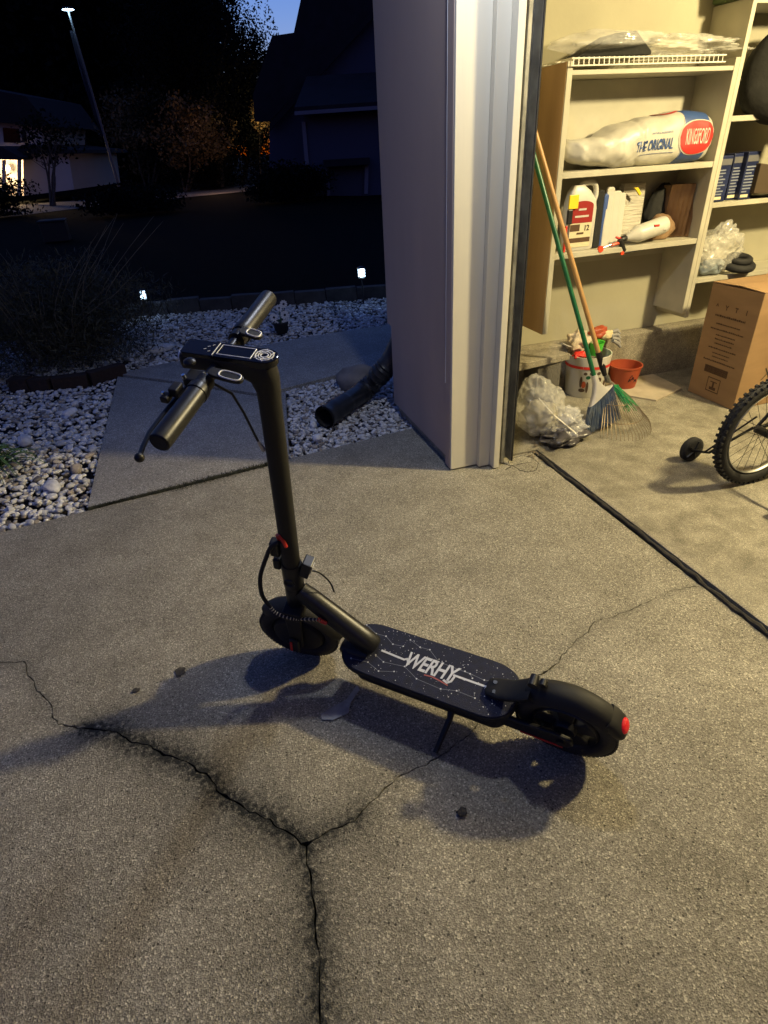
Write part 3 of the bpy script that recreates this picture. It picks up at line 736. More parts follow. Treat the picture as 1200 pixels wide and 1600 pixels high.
# headlight on the front of the head
sp('headlight', MB().lathe([(0, 0), (.012, 0), (.013, .004), (.010, .008), (0, .009)], 20, basis(HDv, AX, HF, S(.929, .160)), cap=False), 'reflect', smooth=True)
# handlebar
BA, BF, BH = .9336, .0853, .2349
B = lambda l_, a_=0, f_=0: S(BA + a_, BF + f_, l_)
hb = sp('handlebar', MB().tube([B(-.215), B(.215)], .0110, 20), 'gun', smooth=True)
for sgn in (1, -1):
    g_ = MB().tube([B(sgn * x) for x in (.088, .092, .105, .1052, .226, .2335, .2349)], [.0185, .0198, .0198, .0182, .0182, .0174, .016], 30)
    gr = sp('grip', g_, 'gun', smooth=True)
    MB().tube([B(sgn * .2350), B(sgn * .2362)], .0145, 24).build('grip_end', M['rubber'], gr, world=False)
    MB().tube([B(sgn * .066), B(sgn * .086)], .0165, 24).build('clamp_collar', M['black'], gr, world=False, smooth=True)
# thumb throttle on the far side, bell paddle on the near side: pads with pale rims
def paddle(l_, ang, length, name):
    u = (HF * -math.cos(ang) + AX * math.sin(ang)).normalized(); n_ = (AX * math.cos(ang) + HF * math.sin(ang)).normalized()
    c = B(l_, .016, -.006)
    out = []
    for k in range(28):
        a = 2 * PI * k / 28; out.append((math.copysign(abs(math.cos(a)) ** .6, math.cos(a)) * length, math.copysign(abs(math.sin(a)) ** .7, math.sin(a)) * .012))
    pd = sp(name, MB().prism([c + u * (x + length) + HDv * y for x, y in out], n_ * .006), 'black', bevel=.001)
    rr = [c + u * (length * 1.25 + .55 * x * 1.1) + HDv * (y * .82) + n_ * .0068 for x, y in out]
    MB().tube(rr + [rr[0]], .0014, 6).build('rim', M['reflect'], pd, world=False, smooth=True)
    MB().tube([B(l_, .006), c + u * .01], .007, 10).build('pivot', M['chrome'], pd, world=False, smooth=True)
    return pd
paddle(-.075, -.15, .022, 'throttle_lever')
pd = paddle(.062, -.10, .032, 'control_pad')
sp('bell_dome', MB().lathe([(0, .008), (.007, .007), (.0105, .004), (.011, 0)], 22, basis(HDv, HF, AX, B(.050, .020, .034))), 'gun', pd, smooth=True)
# brake lever with its bracket on the left grip
bl = MB(); bl.tube([B(.075, -.002, .022), B(.11, -.008, .033), B(.16, -.008, .034), B(.21, -.006, .031), B(.245, -.006, .024), B(.262, -.006, .019)], [.0062, .0055, .0048, .0048, .0046, .0046], 10, flat=.7)
bv = sp('brake_lever', bl, 'black', smooth=True)
sp('lever_ball', MB().ball(B(.268, -.006, .017), .0080), 'black', bv, smooth=True)
sp('lever_bracket', MB().box((-.016, -.014, -.012), (.016, .016, .014), basis(HDv, HF, AX, B(.072, 0, .016))), 'black', bv, bevel=.003)
sp('lever_screw', MB().tube([B(.085, .012, .028), B(.085, .020, .030)], .0035, 8), 'chrome', bv, smooth=True)
sp('lever_switch', MB().box((-.012, -.008, -.008), (.012, .008, .008), basis(HDv, HF, AX, B(.115, .010, .030))).box((-.008, -.007, -.006), (.010, .007, .006), basis(HDv, HF, AX, B(.132, .004, .040))), 'black', bv, bevel=.002)
sp('lever_screw', MB().tube([B(.134, .008, .042), B(.134, .016, .043)], .003, 8), 'chrome', bv, smooth=True)
# brake cable from lever into the stem
sp('brake_cable', MB().tube([B(.062, -.006, .02), B(.045, -.02, .0), S(.885, .06, .03), S(.84, .045, .026), S(.78, .032, .02), S(.74, .026, .012)], .0026, 8), 'black', smooth=True)
sp('cable_boot', MB().tube([S(.765, .030, .017), S(.735, .024, .010)], [.0036, .0050], 10), 'silver', smooth=True)
# folding joint
jt = sp('folding_joint', MB().tube([S(.245), S(.25), S(.335), S(.342)], [.026, .0275, .0275, .025], 28), 'black', smooth=True)
sp('latch_plate', MB().box((-.014, -.018, -.030), (.012, .018, .030), basis(HF, HDv, AX, S(.335, -.040, -.002)) @ Matrix.Rotation(math.radians(-14), 4, 'Y')), 'gun', jt, bevel=.003)
sp('latch_window', MB().box((-.0165, -.009, -.014), (-.0145, .009, .018), basis(HF, HDv, AX, S(.335, -.040, -.002)) @ Matrix.Rotation(math.radians(-14), 4, 'Y')), 'silver', jt)
sp('latch_hook', MB().box((-.012, -.014, -.028), (.014, .014, .024), basis(HF, HDv, AX, S(.40, .034, .004))).box((-.010, -.012, -.04), (.010, .012, .0), basis(HF, HDv, AX, S(.355, .036, .004))), 'black', jt, bevel=.005)
sp('bolt_ring', MB().torus(S(.285, 0, .0275), HF, AX, HDv, .013, .003, 24, 6), 'gun', jt)
sp('head_tube', MB().tube([S(.15), S(.155), S(.235), S(.244)], [.0245, .0262, .0262, .024], 28), 'gun', smooth=True)
sp('red_grommet', MB().tube([S(.445, .016, .016), S(.462, .020, .014), S(.470, .012, .020), S(.455, .0, .025), S(.44, -.004, .0255)], .0052, 8), 'red', smooth=True)
# braided cable loop: black hose, then a striped sleeve entering the down tube
lp = [S(.45, .014, .024), S(.43, .034, .03), S(.38, .052, .034), S(.30, .074, .04), S(.22, .078, .042), S(.175, .060, .045)]
def catmull(P_, n=8):
    P_ = [P_[0]] + list(P_) + [P_[-1]]; out = []
    for i in range(1, len(P_) - 2):
        for k in range(n):
            t_ = k / n; p0, p1, p2, p3 = P_[i - 1:i + 3]
            out.append(.5 * ((2 * p1) + (p2 - p0) * t_ + (2 * p0 - 5 * p1 + 4 * p2 - p3) * t_ ** 2 + (3 * p1 - p0 - 3 * p2 + p3) * t_ ** 3))
    out.append(P_[-2]); return out
sp('cable_hose', MB().tube(catmull(lp), .0058, 10), 'rubber', smooth=True)
DT0, DT1 = Vector((-.075, 0, .335)), Vector((-.262, 0, .172))
ent = DT0.lerp(DT1, .33) + Vector((.0, .031, -.005))
lp2 = [S(.175, .060, .045), S(.155, .040, .050), S(.150, .0, .052), S(.148, -.03, .045), ent + Vector((.012, .006, .006)), ent]
cp = catmull(lp2, 8); slv = sp('cable_sleeve', MB().tube(cp, .0046, 8), 'rubber', smooth=True)
for i in range(2, len(cp) - 2, 2):
    tt = (cp[i + 1] - cp[i]); MB().tube([cp[i], cp[i] + tt * .55], .0050, 8).build('sleeve_stripe', M['cream'], slv, world=False)
MB().tube([ent + Vector((.010, .004, .008)), ent + Vector((-.012, -.001, -.008))], [.0062, .0056], 10).build('red_boot', M['red'], slv, world=False, smooth=True)
sp('tail_cable', MB().tube(catmull([S(.31, -.045, -.01), S(.30, -.07, -.015), S(.26, -.095, -.02), S(.215, -.105, -.022)]), .0024, 6), 'black', smooth=True)
# down tube and its gusset
dn = (DT1 - DT0).normalized(); dperp = Vector((-dn.z, 0, dn.x))
dt = sp('down_tube', loft([rsec(DT0 + dn * t_, LL, dperp, hu, hv, .8, 28) for t_, hu, hv in ((-.012, .022, .026), (.02, .0250, .030), (.10, .0265, .0315), (.20, .029, .033), (.240, .030, .033), (.2475, .026, .029))]), 'gun', smooth=True)
sp('neck_block', loft([rsec(Vector((x, 0, z)), LL, EZ, hu, hv, .6, 24) for x, z, hu, hv in ((-.165, .150, .034, .014), (-.20, .150, .044, .026), (-.255, .155, .040, .022))]), 'black', smooth=True)
# deck: rounded plank, battery case below, grip mat above with the print
def stad(x0, x1, hw, rr, n=10, e=2.6):
    pts = []
    for k in range(n * 4):
        a = 2 * PI * k / (n * 4); x, y = math.cos(a), math.sin(a)
        sx = math.copysign(abs(x) ** (2 / e), x) * rr; sy = math.copysign(abs(y) ** (2 / e), y) * hw
        pts.append(((x1 - rr + sx) if x > 0 else (x0 + rr + sx), sy))
    return pts
DKZ = .166
dk = sp('deck', MB().prism([(x, y, DKZ - .022) for x, y in stad(-.672, -.170, .082, .10)], (0, 0, .0185)), 'black', bevel=.004)
sp('battery_case', loft([[Vector((x, y * s_, z)) for x, y in stad(-.655, -.205, .070, .05)] for z, s_ in ((.085, .82), (.092, .93), (.1435, 1.0))]), 'blackm', dk, smooth=True)
dm = sp('grip_mat', MB().prism([(x, y, DKZ - .0034) for x, y in stad(-.668, -.176, .0795, .098)], (0, 0, .0034)), 'deckmat', dk, bevel=.001)
def flat_line(pts, wd, z=DKZ + .0003):
    mb = MB()
    for a, b in zip(pts[:-1], pts[1:]):
        a = Vector((*a, z)); b = Vector((*b, z)); t_ = (b - a).normalized(); n_ = Vector((-t_.y, t_.x, 0)) * wd / 2
        mb.add([a - n_ - t_ * wd * .3, b - n_ + t_ * wd * .3, b + n_ + t_ * wd * .3, a + n_ - t_ * wd * .3], [(0, 1, 2, 3)])
    return mb
sp('white_line', flat_line([(-.285, -.001), (-.355, .003)], .0058), 'print', dm)
sp('white_line', flat_line([(-.497, -.001), (-.590, 0)], .0058), 'print', dm)
# text reads along the deck from the front towards the rear; its top points to the right side
Tt = basis(Vector((-.80, -.0, 0)), Vector((0, -1.18, 0)), EZ, (-.428, 0.000, DKZ + .0009))
sp('lettering', text_mb('WERHY', .054, Tt, .25, .93, depth=.022), 'print', dm)
sp('lettering_tail', flat_line([(-.355, .003), (-.362, -.002), (-.372, .012)], .0055, DKZ + .0006), 'print', dm)
sp('lettering_tail', flat_line([(-.500, .004), (-.497, .018), (-.488, .026), (-.478, .022)], .0060, DKZ + .0006), 'print', dm)
sp('red_swash', flat_line([(-.425, .026), (-.445, .024), (-.468, .027), (-.492, .032)], .0035, DKZ + .0006), 'redp', dm)
cons = [[(-.205, -.062), (-.245, -.045), (-.275, -.047), (-.305, -.030), (-.335, -.034)],
        [(-.345, -.060), (-.380, -.048), (-.408, -.050), (-.445, -.024), (-.535, -.020), (-.545, -.010)],
        [(-.275, .018), (-.305, .030), (-.365, .022), (-.410, .044), (-.480, .048), (-.520, .038), (-.570, .040)],
        [(-.215, .052), (-.265, .046), (-.305, .060), (-.345, .046)], [(-.520, -.022), (-.575, -.016), (-.60, -.022)]]
cm = MB(); dots = MB()
def dot(x, y, r_, n=6):
    dots.add([(x + r_ * math.cos(2 * PI * k / n), y + r_ * math.sin(2 * PI * k / n), DKZ + .0006) for k in range(n)], [tuple(range(n))])
for c in cons:
    m_ = flat_line(c, .0011); cm.add(m_.v, m_.f)
    for x, y in c: dot(x, y, .0024)
sp('constellation_lines', cm, 'grey_line', dm)
rnd = random.Random(9)
for i in range(260):
    x, y = rnd.uniform(-.66, -.185), rnd.uniform(-.074, .074)
    if in_poly(x, y, stad(-.662, -.182, .076, .095)) and not (-.51 < x < -.35 and abs(y) < .022): dot(x, y, rnd.choice((.0006, .0007, .0008, .0011, .0015)), 5)
so = sp('printed_stars', dots, 'print', dm); so['kind'] = 'stuff'
# kickstand
ksg = sp('kickstand', MB().tube([Vector((-.508, .055, .090)), Vector((-.510, .080, .082)), Vector((-.500, .160, .044))], [.0105, .0085, .0070], 10), 'black', smooth=True)
# rear fork arms with reflector
for sgn in (1, -1):
    ra = sp('rear_arm', MB().prism([Vector((x, sgn * .038, z)) for x, z in ((-.62, .100), (-.62, .150), (-.68, .142), (-.77, .148), (-.812, .137), (-.818, .118), (-.805, .100), (-.77, .094))], Vector((0, sgn * .013, 0))), 'black', bevel=.004)
    MB().prism([Vector((x, sgn * .0512, z)) for x, z in ((-.690, .101), (-.690, .106), (-.795, .104), (-.795, .099))], Vector((0, sgn * .002, 0))).build('red_reflector', M['red'], ra, world=False)
    MB().tube([Vector((-WB, sgn * .050, R)), Vector((-WB, sgn * .058, R))], .011, 6).build('axle_nut', M['black'], ra, world=False)
# rear mudguard
RC = Vector((-WB, 0, R))
gd = sp('rear_mudguard', guard(RC, EX, EZ, LL, R + .024, math.radians(46), math.radians(150), .0365, .003, 30, .024), 'blackm', smooth=True)
tongue = loft([rsec(Vector((x, 0, z)), LL, (EZ + EX * .1).normalized(), hu, hv, .6, 24) for x, z, hu, hv in
               ((-.588, .1705, .016, .0045), (-.592, .172, .024, .006), (-.620, .176, .030, .009), (-.650, .188, .030, .009), (-.680, .211, .032, .008), (-.702, .236, .034, .006))])
sp('mudguard_mount', tongue, 'blackm', gd, smooth=True)
sp('mount_screw', MB().tube([Vector((-.606, -.012, .180)), Vector((-.606, -.012, .1835))], .0055, 8), 'gun', gd)
sp('mount_screw', MB().tube([Vector((-.612, .014, .180)), Vector((-.612, .014, .1835))], .0055, 8), 'gun', gd)
sp('fold_hook', MB().tube([Vector((-.705, -.014, .268)), Vector((-.705, .014, .268))], .011, 12).tube([Vector((-.728, -.008, .272)), Vector((-.728, .008, .272))], .009, 10), 'black', gd, smooth=True)
tl = Matrix.Rotation(math.radians(-12), 4, 'Y')
def radial(a): a = math.radians(a); return EX * math.cos(a) + EZ * math.sin(a)
def rc_(a, r_): return RC + radial(a) * r_
sp('tail_block', loft([rsec(rc_(a, rr), LL, radial(a), hu, hv, .75, 24) for a, rr, hu, hv in
                       ((131, .135, .031, .013), (138, .136, .0325, .016), (147, .136, .032, .0175), (154, .135, .028, .0155), (157, .134, .022, .012))]), 'blackm', gd, smooth=True)
tn = (radial(146) * .9 + Vector((-.35, 0, .15))).normalized(); tu = tn.cross(LL).normalized()
sp('tail_light', MB().lathe([(0, .007), (.010, .0062), (.0155, .0035), (.0175, 0), (.0175, -.008)], 24, basis(LL * 1.15, tu * .82, tn, rc_(147, .1515))), 'redlens', gd, smooth=True)
# ================================================================ SHELVES
YF = 2.80; YB = 3.046
def zy(u, v, y=YF): return onY(u, v, y).z
XL, XR = 1.79, 2.735; ZB, Z1, Z2, ZTOP = .428, zy(880, 270), zy(868, 398), 1.618
s1 = empty('shelf_unit', (2.26, 2.92, ZB), 'white three-shelf unit with bare brown side, beside the door track', 'shelf unit')
MB().box((XL, YF, ZB), (XL + .028, YB, ZTOP)).build('side_panel', M['shelf'], s1, bevel=.0015)
MB().box((XL - .0035, YF + .004, ZB), (XL - .0005, YB, ZTOP - .002)).build('side_veneer', M['ply'], s1)
MB().box((XR - .028, YF, ZB), (XR, YB, ZTOP)).build('side_panel', M['shelf'], s1, bevel=.0015)
for z in (Z1, Z2):
    MB().box((XL + .0285, YF + .003, z - .026), (XR - .0285, YB, z)).build('shelf_board', M['shelf'], s1, bevel=.0015)
MB().box((XL + .0285, YF + .003, ZTOP - .05), (XR - .0285, YB, ZTOP - .032)).build('shelf_board', M['shelf'], s1, bevel=.0015)
MB().box((XL + .0285, YB - .006, Z2 - .10), (XR - .0285, YB, ZTOP - .052)).build('back_panel', M['shelf_in'], s1)
# wire rack lying on top
wr = empty('wire_rack', (2.26, YF, ZTOP), 'white vinyl-coated wire rack resting on top of the first shelf unit', 'wire rack')
mb = MB()
for y_, z_ in ((YF - .012, ZTOP - .018), (YF - .010, ZTOP + .008), (YF + .12, ZTOP + .008), (YB - .01, ZTOP + .008)):
    mb.tube([(XL + .01, y_, z_), (XR - .10, y_, z_)], .0030, 6)
mb.build('rail', M['wire'], wr, smooth=True)['kind'] = 'stuff'
mb = MB(); x = XL + .02
while x < XR - .11:
    mb.tube([(x, YF - .012, ZTOP - .018), (x, YF - .010, ZTOP + .011), (x, YB - .012, ZTOP + .011)], .0021, 5); x += .026
mb.build('wires', M['wire'], wr, smooth=True)['kind'] = 'stuff'
# second, taller unit
s2 = empty('shelf_unit', (3.3, 2.92, .2), 'taller white shelf unit standing right of the first, behind the carton', 'shelf unit')
X2 = 2.738; X2R = 3.72; Z2T = 1.84
MB().box((X2, YF + .002, .40), (X2 + .024, YB, Z2T)).build('side_panel', M['shelf'], s2, bevel=.0015)
MB().box((X2R, YF + .002, .40), (X2R + .024, YB, Z2T)).build('side_panel', M['shelf'], s2, bevel=.0015)
for (u, v) in ((1135, 186), (1107, 322), (1080, 441)):
    z = zy(u, v) + .012
    MB().box((X2 + .0245, YF + .004, z - .024), (X2R - .0005, YB, z)).build('shelf_board', M['shelf'], s2, bevel=.0015)
MB().box((X2 + .0245, YF + .004, Z2T - .024), (X2R - .0005, YB, Z2T)).build('shelf_board', M['shelf'], s2, bevel=.0015)
ZS = [zy(*p) + .012 for p in ((1135, 186), (1107, 322), (1080, 441))]
# green tote on top
solo('storage_tote', MB().prism([(2.70, YF + .05, Z2T + .002), (3.2, YF + .05, Z2T + .002), (3.24, YF + .03, Z2T + .26), (2.66, YF + .03, Z2T + .26)], (0, .17, 0)), mat('olive_tote', (.04, .07, .018), .5, var=.2), (2.95, 2.9, Z2T), 'dark green tote on top of the taller shelf unit', 'tote', bevel=.008)

# ---- crumpled shapes
def blob(name, c, r, seed, m, label=None, cat=None, amp=.25, freq=2.2, sub=5, group=None, flat=None, parent=None, fold=.5, shape=None):
    bm = bmesh.new(); bmesh.ops.create_icosphere(bm, subdivisions=sub, radius=1)
    for v in bm.verts:
        p = v.co.copy(); k = 1 + amp * noise.noise(p * freq * .6 + Vector((seed, 3, 1)))
        rid = abs(noise.noise(p * freq * 1.6 + Vector((seed * 2, 0, 7)))); k += -fold * amp * (.35 - rid) if rid < .35 else 0
        k += amp * .18 * noise.noise(p * freq * 5 + Vector((seed, 9, 2)))
        if fold >= .9:
            k += .16 * amp * (noise.ridged_multi_fractal(p * freq * .9 + Vector((seed, 1, 4)), .8, 2.1, 4, 1.0, 2.0) - 1.2)
        p = p * k; p = Vector((p.x * r[0], p.y * r[1], p.z * r[2]))
        if shape: p = shape(p)
        if flat is not None: p.z = max(p.z, flat)
        v.co = p
    for f in bm.faces: f.smooth = True
    me = bpy.data.meshes.new(name); bm.to_mesh(me); bm.free(); me.materials.append(m)
    o = bpy.data.objects.new(name, me); COL.objects.link(o)
    if parent: o.parent = parent; o.location = Vector(c) - MW[parent.name].translation
    else: o.location = c
    MW[o.name] = Matrix.Translation(Vector(c)); return tag(o, label, cat, group)

# charcoal bag: lofted sack with printed front
BX0, BX1 = onY(893, 240, YF + .02).x, XR - .045
prof = [(0, .030, .014, .098), (.03, .040, .030, .092), (.10, .048, .070, .080), (.22, .060, .100, .074), (.38, .092, .112, .094), (.55, .104, .116, .105), (.80, .110, .116, .110), (.93, .108, .113, .109), (.985, .097, .100, .105), (1.0, .070, .07, .10)]
def bagp(x):
    t_ = min(1, max(0, (x - BX0) / (BX1 - BX0)))
    for a, b in zip(prof[:-1], prof[1:]):
        if t_ <= b[0]:
            k = (t_ - a[0]) / (b[0] - a[0]); k = k * k * (3 - 2 * k) * .4 + k * .6; return [a[i] + (b[i] - a[i]) * k for i in (1, 2, 3)]
    return list(prof[-1][1:])
def bagsurf(x, ang):
    hh, dd, zc = bagp(x); ca, sa = math.cos(ang), math.sin(ang); n_ = .72
    y = -dd * abs(ca) ** n_ * math.copysign(1, ca); z = hh * abs(sa) ** n_ * math.copysign(1, sa)
    q = Vector((x * 9, y * 14, z * 14)); k = 1 + .055 * noise.noise(q) + .05 * abs(noise.noise(q * .6 + Vector((4, 2, 1))))
    t_ = (x - BX0) / (BX1 - BX0); k -= (.05 if t_ < .5 else 0) * max(0, 1 - abs(noise.noise(Vector((x * 7 + z * 9, z * 5, y * 3)))) * 9)
    if t_ < .5: k += (.5 - t_) * .40 * abs(noise.noise(Vector((x * 22 + z * 30, z * 10, y * 8))))
    k += (t_ < .5) * .06 * abs(noise.noise(Vector((x * 18 - z * 26, 3, y * 9))))
    cy = YF + .118
    return Vector((x, cy + y * k, max(Z1 + .002, Z1 + zc + z * k)))
bag = empty('charcoal_bag', (2.25, YF + .118, Z1), 'white, blue and red printed sack of charcoal lying on the upper shelf', 'charcoal bag')
mb = MB(); NX, NA = 90, 48; vs = []; fs = []
for i in range(NX + 1):
    for k in range(NA): vs.append(bagsurf(BX0 + (BX1 - BX0) * i / NX, 2 * PI * k / NA))
for i in range(NX):
    for k in range(NA): fs.append((i * NA + k, i * NA + (k + 1) % NA, (i + 1) * NA + (k + 1) % NA, (i + 1) * NA + k))
fs.append(tuple(range(NA))); fs.append(tuple(NX * NA + k for k in range(NA))); mb.add(vs, fs)
mb.build('sack', M['bagw'], bag, smooth=True, angle=2)
def onbag(x, h, off=.0025):  # h: angle on the front of the sack
    p = bagsurf(x, h); q = bagsurf(x, h + .02) - p; n_ = Vector((1, 0, 0)).cross(q).normalized()
    if n_.y > 0: n_ = -n_
    if abs(n_.y) < .2 and n_.z < 0: n_ = -n_
    return p + n_ * off
def bagpatch(name, outline, m, off, steps=14):
    xs = [p[0] for p in outline]; x0, x1 = min(xs), max(xs); mb = MB(); vs = []; fs = []
    cols = 30
    for i in range(cols + 1):
        x = x0 + (x1 - x0) * (i + .001) / (cols + .002); hs = []
        n_ = len(outline)
        for k in range(n_):
            (xa, ya), (xb, yb) = outline[k], outline[(k + 1) % n_]
            if (xa > x) != (xb > x): hs.append(ya + (yb - ya) * (x - xa) / (xb - xa))
        lo, hi = (min(hs), max(hs)) if hs else (0, 0)
        for j in range(steps + 1): vs.append(onbag(x, lo + (hi - lo) * j / steps, off))
    for i in range(cols):
        for j in range(steps): a = i * (steps + 1) + j; fs.append((a, a + 1, a + steps + 2, a + steps + 1))
    mb.add(vs, fs).build(name, m, bag, smooth=True, angle=3)
bagpatch('blue_band', [(BX1 - .215, -1.2), (BX1 - .195, 2.2), (BX1 - .05, 2.2), (BX1 - .045, -1.2)], M['blue'], .0015, 30)
KC = (BX1 - .118, .02)
el = lambda rx, rh: [(KC[0] + rx * math.cos(2 * PI * k / 40), KC[1] + rh * math.sin(2 * PI * k / 40)) for k in range(40)]
bagpatch('badge_rim', el(.112, .60), M['bagw'], .003)
bagpatch('badge', el(.105, .545), M['bagred'], .0050)
def bagtext(name, s_, cx, ch, size, ks, m, off, shear=0, space=.9, depth=.02, sx=1.0):
    return text_mb(s_, size, None, shear, space, lambda v: onbag(cx + v.x * sx, ch + v.y * ks, off), depth=depth).build(name, m, bag)
bagtext('badge_lettering', 'KINGSFORD', KC[0] - .002, KC[1], .044, 12, M['bagw'], .0072, .08, 1.0, .018, .60)
bagtext('print_lettering', 'THE ORIGINAL', BX1 - .365, -.12, .044, 8.5, M['blue'], .0030, .08, 1.0, .018, .72)
bagtext('small_print', 'NATURAL INGREDIENTS', BX1 - .33, .20, .011, 9.0, M['blue'], .0030, .1, 1.0, .01)
for xx, hh_, L_ in ((BX1 - .35, -.40, .2),):
    mb = MB(); vs = [onbag(xx - L_ / 2 + L_ * i / 12, hh_ + dh, .003) for i in range(13) for dh in (0, .022)]
    mb.add(vs, [(2 * i, 2 * i + 1, 2 * i + 3, 2 * i + 2) for i in range(12)]).build('print_rule', M['blue'], bag)
bagpatch('top_badge', [(BX1 - .25 + .07 * math.cos(2 * PI * k / 30), 1.62 + .36 * math.sin(2 * PI * k / 30)) for k in range(30)], M['bagred'], .003)
bagpatch('top_badge_inner', [(BX1 - .25 + .058 * math.cos(2 * PI * k / 30), 1.62 + .26 * math.sin(2 * PI * k / 30)) for k in range(30)], M['bagw'], .0042)

# plastic bag and black tray on the wire rack
blob('plastic_bag', (2.50, YF + .10, ZTOP + .052), (.33, .12, .045), 3, M['film2'], 'crumpled clear plastic bag lying along the wire rack', 'plastic bag', .45, 3.2, 5, flat=-.038, fold=1.0)
solo('black_tray', MB().prism([(1.86, YF + .04, ZTOP + .016), (2.22, YF + .0, ZTOP + .016), (2.22, YF + .0, ZTOP + .030), (2.14, YF + .02, ZTOP + .105), (2.05, YF + .04, ZTOP + .10), (1.88, YF + .06, ZTOP + .024)], (0, .13, 0)), M['fabric'], (2.05, 2.85, ZTOP), 'flat black tray under the plastic on the left of the wire rack', 'tray', bevel=.004)
blob('plastic_sheet', (2.07, YF + .10, ZTOP + .075), (.27, .12, .045), 8, M['film'], 'loose clear plastic sheet draped over the black tray on the wire rack', 'plastic sheet', .4, 2.6, 4, flat=-.05)

# ---- lower shelf contents
def yp(u, v, y): return onY(u, v, y)
jy = YF + .045
ja = yp(880, 395, jy).x + .0; jb_ = yp(926, 392, jy).x
jug = empty('jug', ((ja + jb_) / 2, jy + .03, Z2), 'white jug with dark red and cream label at the left of the lower shelf', 'jug')
jh = zy(905, 284, jy + .03) - Z2
cx = (ja + jb_) / 2; hw_ = (jb_ - ja) / 2
loft([rsec(Vector((cx + ox, jy + .03, Z2 + .001 + z)), Vector((1, 0, 0)), Vector((0, 1, 0)), hw_ * kx, .036 * ky, .5, 28) for z, kx, ky, ox in
      ((0, .93, .9, 0), (.006, 1, 1, 0), (jh * .60, 1, 1, 0), (jh * .72, .92, .95, 0), (jh * .86, .66, .8, -.012), (jh * .93, .40, .6, -.020), (jh * .95, .34, .5, -.022))]).build('bottle_body', M['white_pl'], jug, smooth=True)
MB().tube(catmull([Vector((cx + hw_ * .80, jy + .03, Z2 + jh * .66)), Vector((cx + hw_ * .98, jy + .03, Z2 + jh * .80)), Vector((cx + hw_ * .78, jy + .03, Z2 + jh * .96)), Vector((cx + hw_ * .1, jy + .03, Z2 + jh * .97)), Vector((cx - hw_ * .2, jy + .03, Z2 + jh * .90))]), .013, 12).build('handle', M['white_pl'], jug, smooth=True)
fy = jy - .0075
lab = [(cx - hw_ * .80, .42), (cx + hw_ * .62, .42)] + [(cx - hw_ * .09 + hw_ * .71 * math.cos(a), .66 + .075 * math.sin(a)) for a in np.linspace(0, PI, 12)]
MB().prism([(x, fy, Z2 + z * jh) for x, z in lab], (0, -.0015, 0)).build('red_label', mat('dark_red_label', (.28, .02, .018), .4), jug)
MB().prism([(x, fy, Z2 + z * jh) for x, z in ((cx - hw_ * .80, .06), (cx + hw_ * .62, .06), (cx + hw_ * .62, .415), (cx - hw_ * .80, .415))], (0, -.0012, 0)).build('cream_label', M['cream'], jug)
TX = lambda x, y, z: basis((1, 0, 0), (0, 0, 1), (0, -1, 0), (x, y, z))
text_mb('12', .036, TX(cx + hw_ * .30, fy - .0022, Z2 + jh * .335), space=.9, depth=.02).build('lettering', M['black'], jug)
for zf, wd, m_ in ((.60, .5, 'white_pl'), (.50, .9, 'white_pl'), (.37, -.0, 'ink'), (.25, .45, 'ink')):
    if wd > 0: MB().box((cx - hw_ * .09 - hw_ * wd * .5, fy - .0028, Z2 + jh * zf), (cx - hw_ * .09 + hw_ * wd * .5, fy - .0018, Z2 + jh * (zf + .028))).build('print_line', M[m_], jug)
for a, b, c, d in ((-.78, -.15, .30, .40), (-.78, .60, .13, .20)):
    MB().box((cx + hw_ * a, fy - .0020, Z2 + jh * c), (cx + hw_ * b, fy - .0013, Z2 + jh * d)).build('print_block', M['ink'], jug)
jt_ = empty('spray_wand', (ja - .012, jy - .01, Z2), 'small yellow, black and red spray wand tucked left of the jug', 'spray wand')
MB().box((ja - .008, jy - .022, Z2 + .20), (ja + .045, jy - .012, Z2 + .262)).build('yellow_label', M['yellow'], jt_, bevel=.002)
MB().box((ja - .010, jy - .024, Z2 + .13), (ja + .018, jy - .010, Z2 + .198)).build('trigger', M['black'], jt_, bevel=.004)
MB().box((ja - .014, jy - .022, Z2 + .002), (ja - .004, jy - .012, Z2 + .125)).build('red_strip', M['red'], jt_, bevel=.002)
def flatpack(name, u0, v0, u1, v1, y, th, m, label, cat, lean=0, skew=0, top=None):
    a = yp(u0, v1, y); b = yp(u1, v1, y); zt = zy((u0 + u1) / 2, v0, y)
    mb = MB(); n = 12; vs = []; fs = []; rnd = random.Random(u0)
    p = [(a.x, y, Z2 + .002), (b.x, y, Z2 + .002), (b.x + skew, y + lean, zt - .006), (b.x + skew - .012, y + lean, zt), (a.x + skew + .010, y + lean, zt), (a.x + skew, y + lean, zt - .012)]
    return solo(name, MB().prism(p, (0, th, 0)), m, (a.x, y, Z2), label, cat, bevel=.006)
flatpack('black_packet', 927, 298, 938, 372, YF + .045, .012, M['fabric'], 'narrow black packet standing behind the white jug', 'packet', .02, .01)
flatpack('blue_folder', 934, 304, 942, 390, YF + .060, .012, mat('blue_card', (.03, .07, .24), .5), 'slim blue folder standing between the jug and the white bags', 'folder', .02, .012)
for i, (u0, u1, v0) in enumerate(((938, 950, 294), (947, 961, 300), (956, 968, 303))):
    flatpack('folded_bag', u0, v0, u1, 389, YF + .055 + .012 * i, .02, M['white_pl'], ('folded white plastic bag next to the blue folder', 'middle one of the folded white plastic bags', 'folded white plastic bag nearest the yellow-tipped packet')[i], 'folded bag', .03, .018)
fp = flatpack('film_packet', 962, 288, 996, 385, YF + .11, .04, mat('grey_film_pack', (.42, .39, .32), .2, var=.3, vscale=30, bump=1, bscale=60, stretch=(.3, 1, 4)), 'grey film packet with pleats behind the spray bottle', 'packet', .05, .035)
q = yp(997, 300, YF + .10)
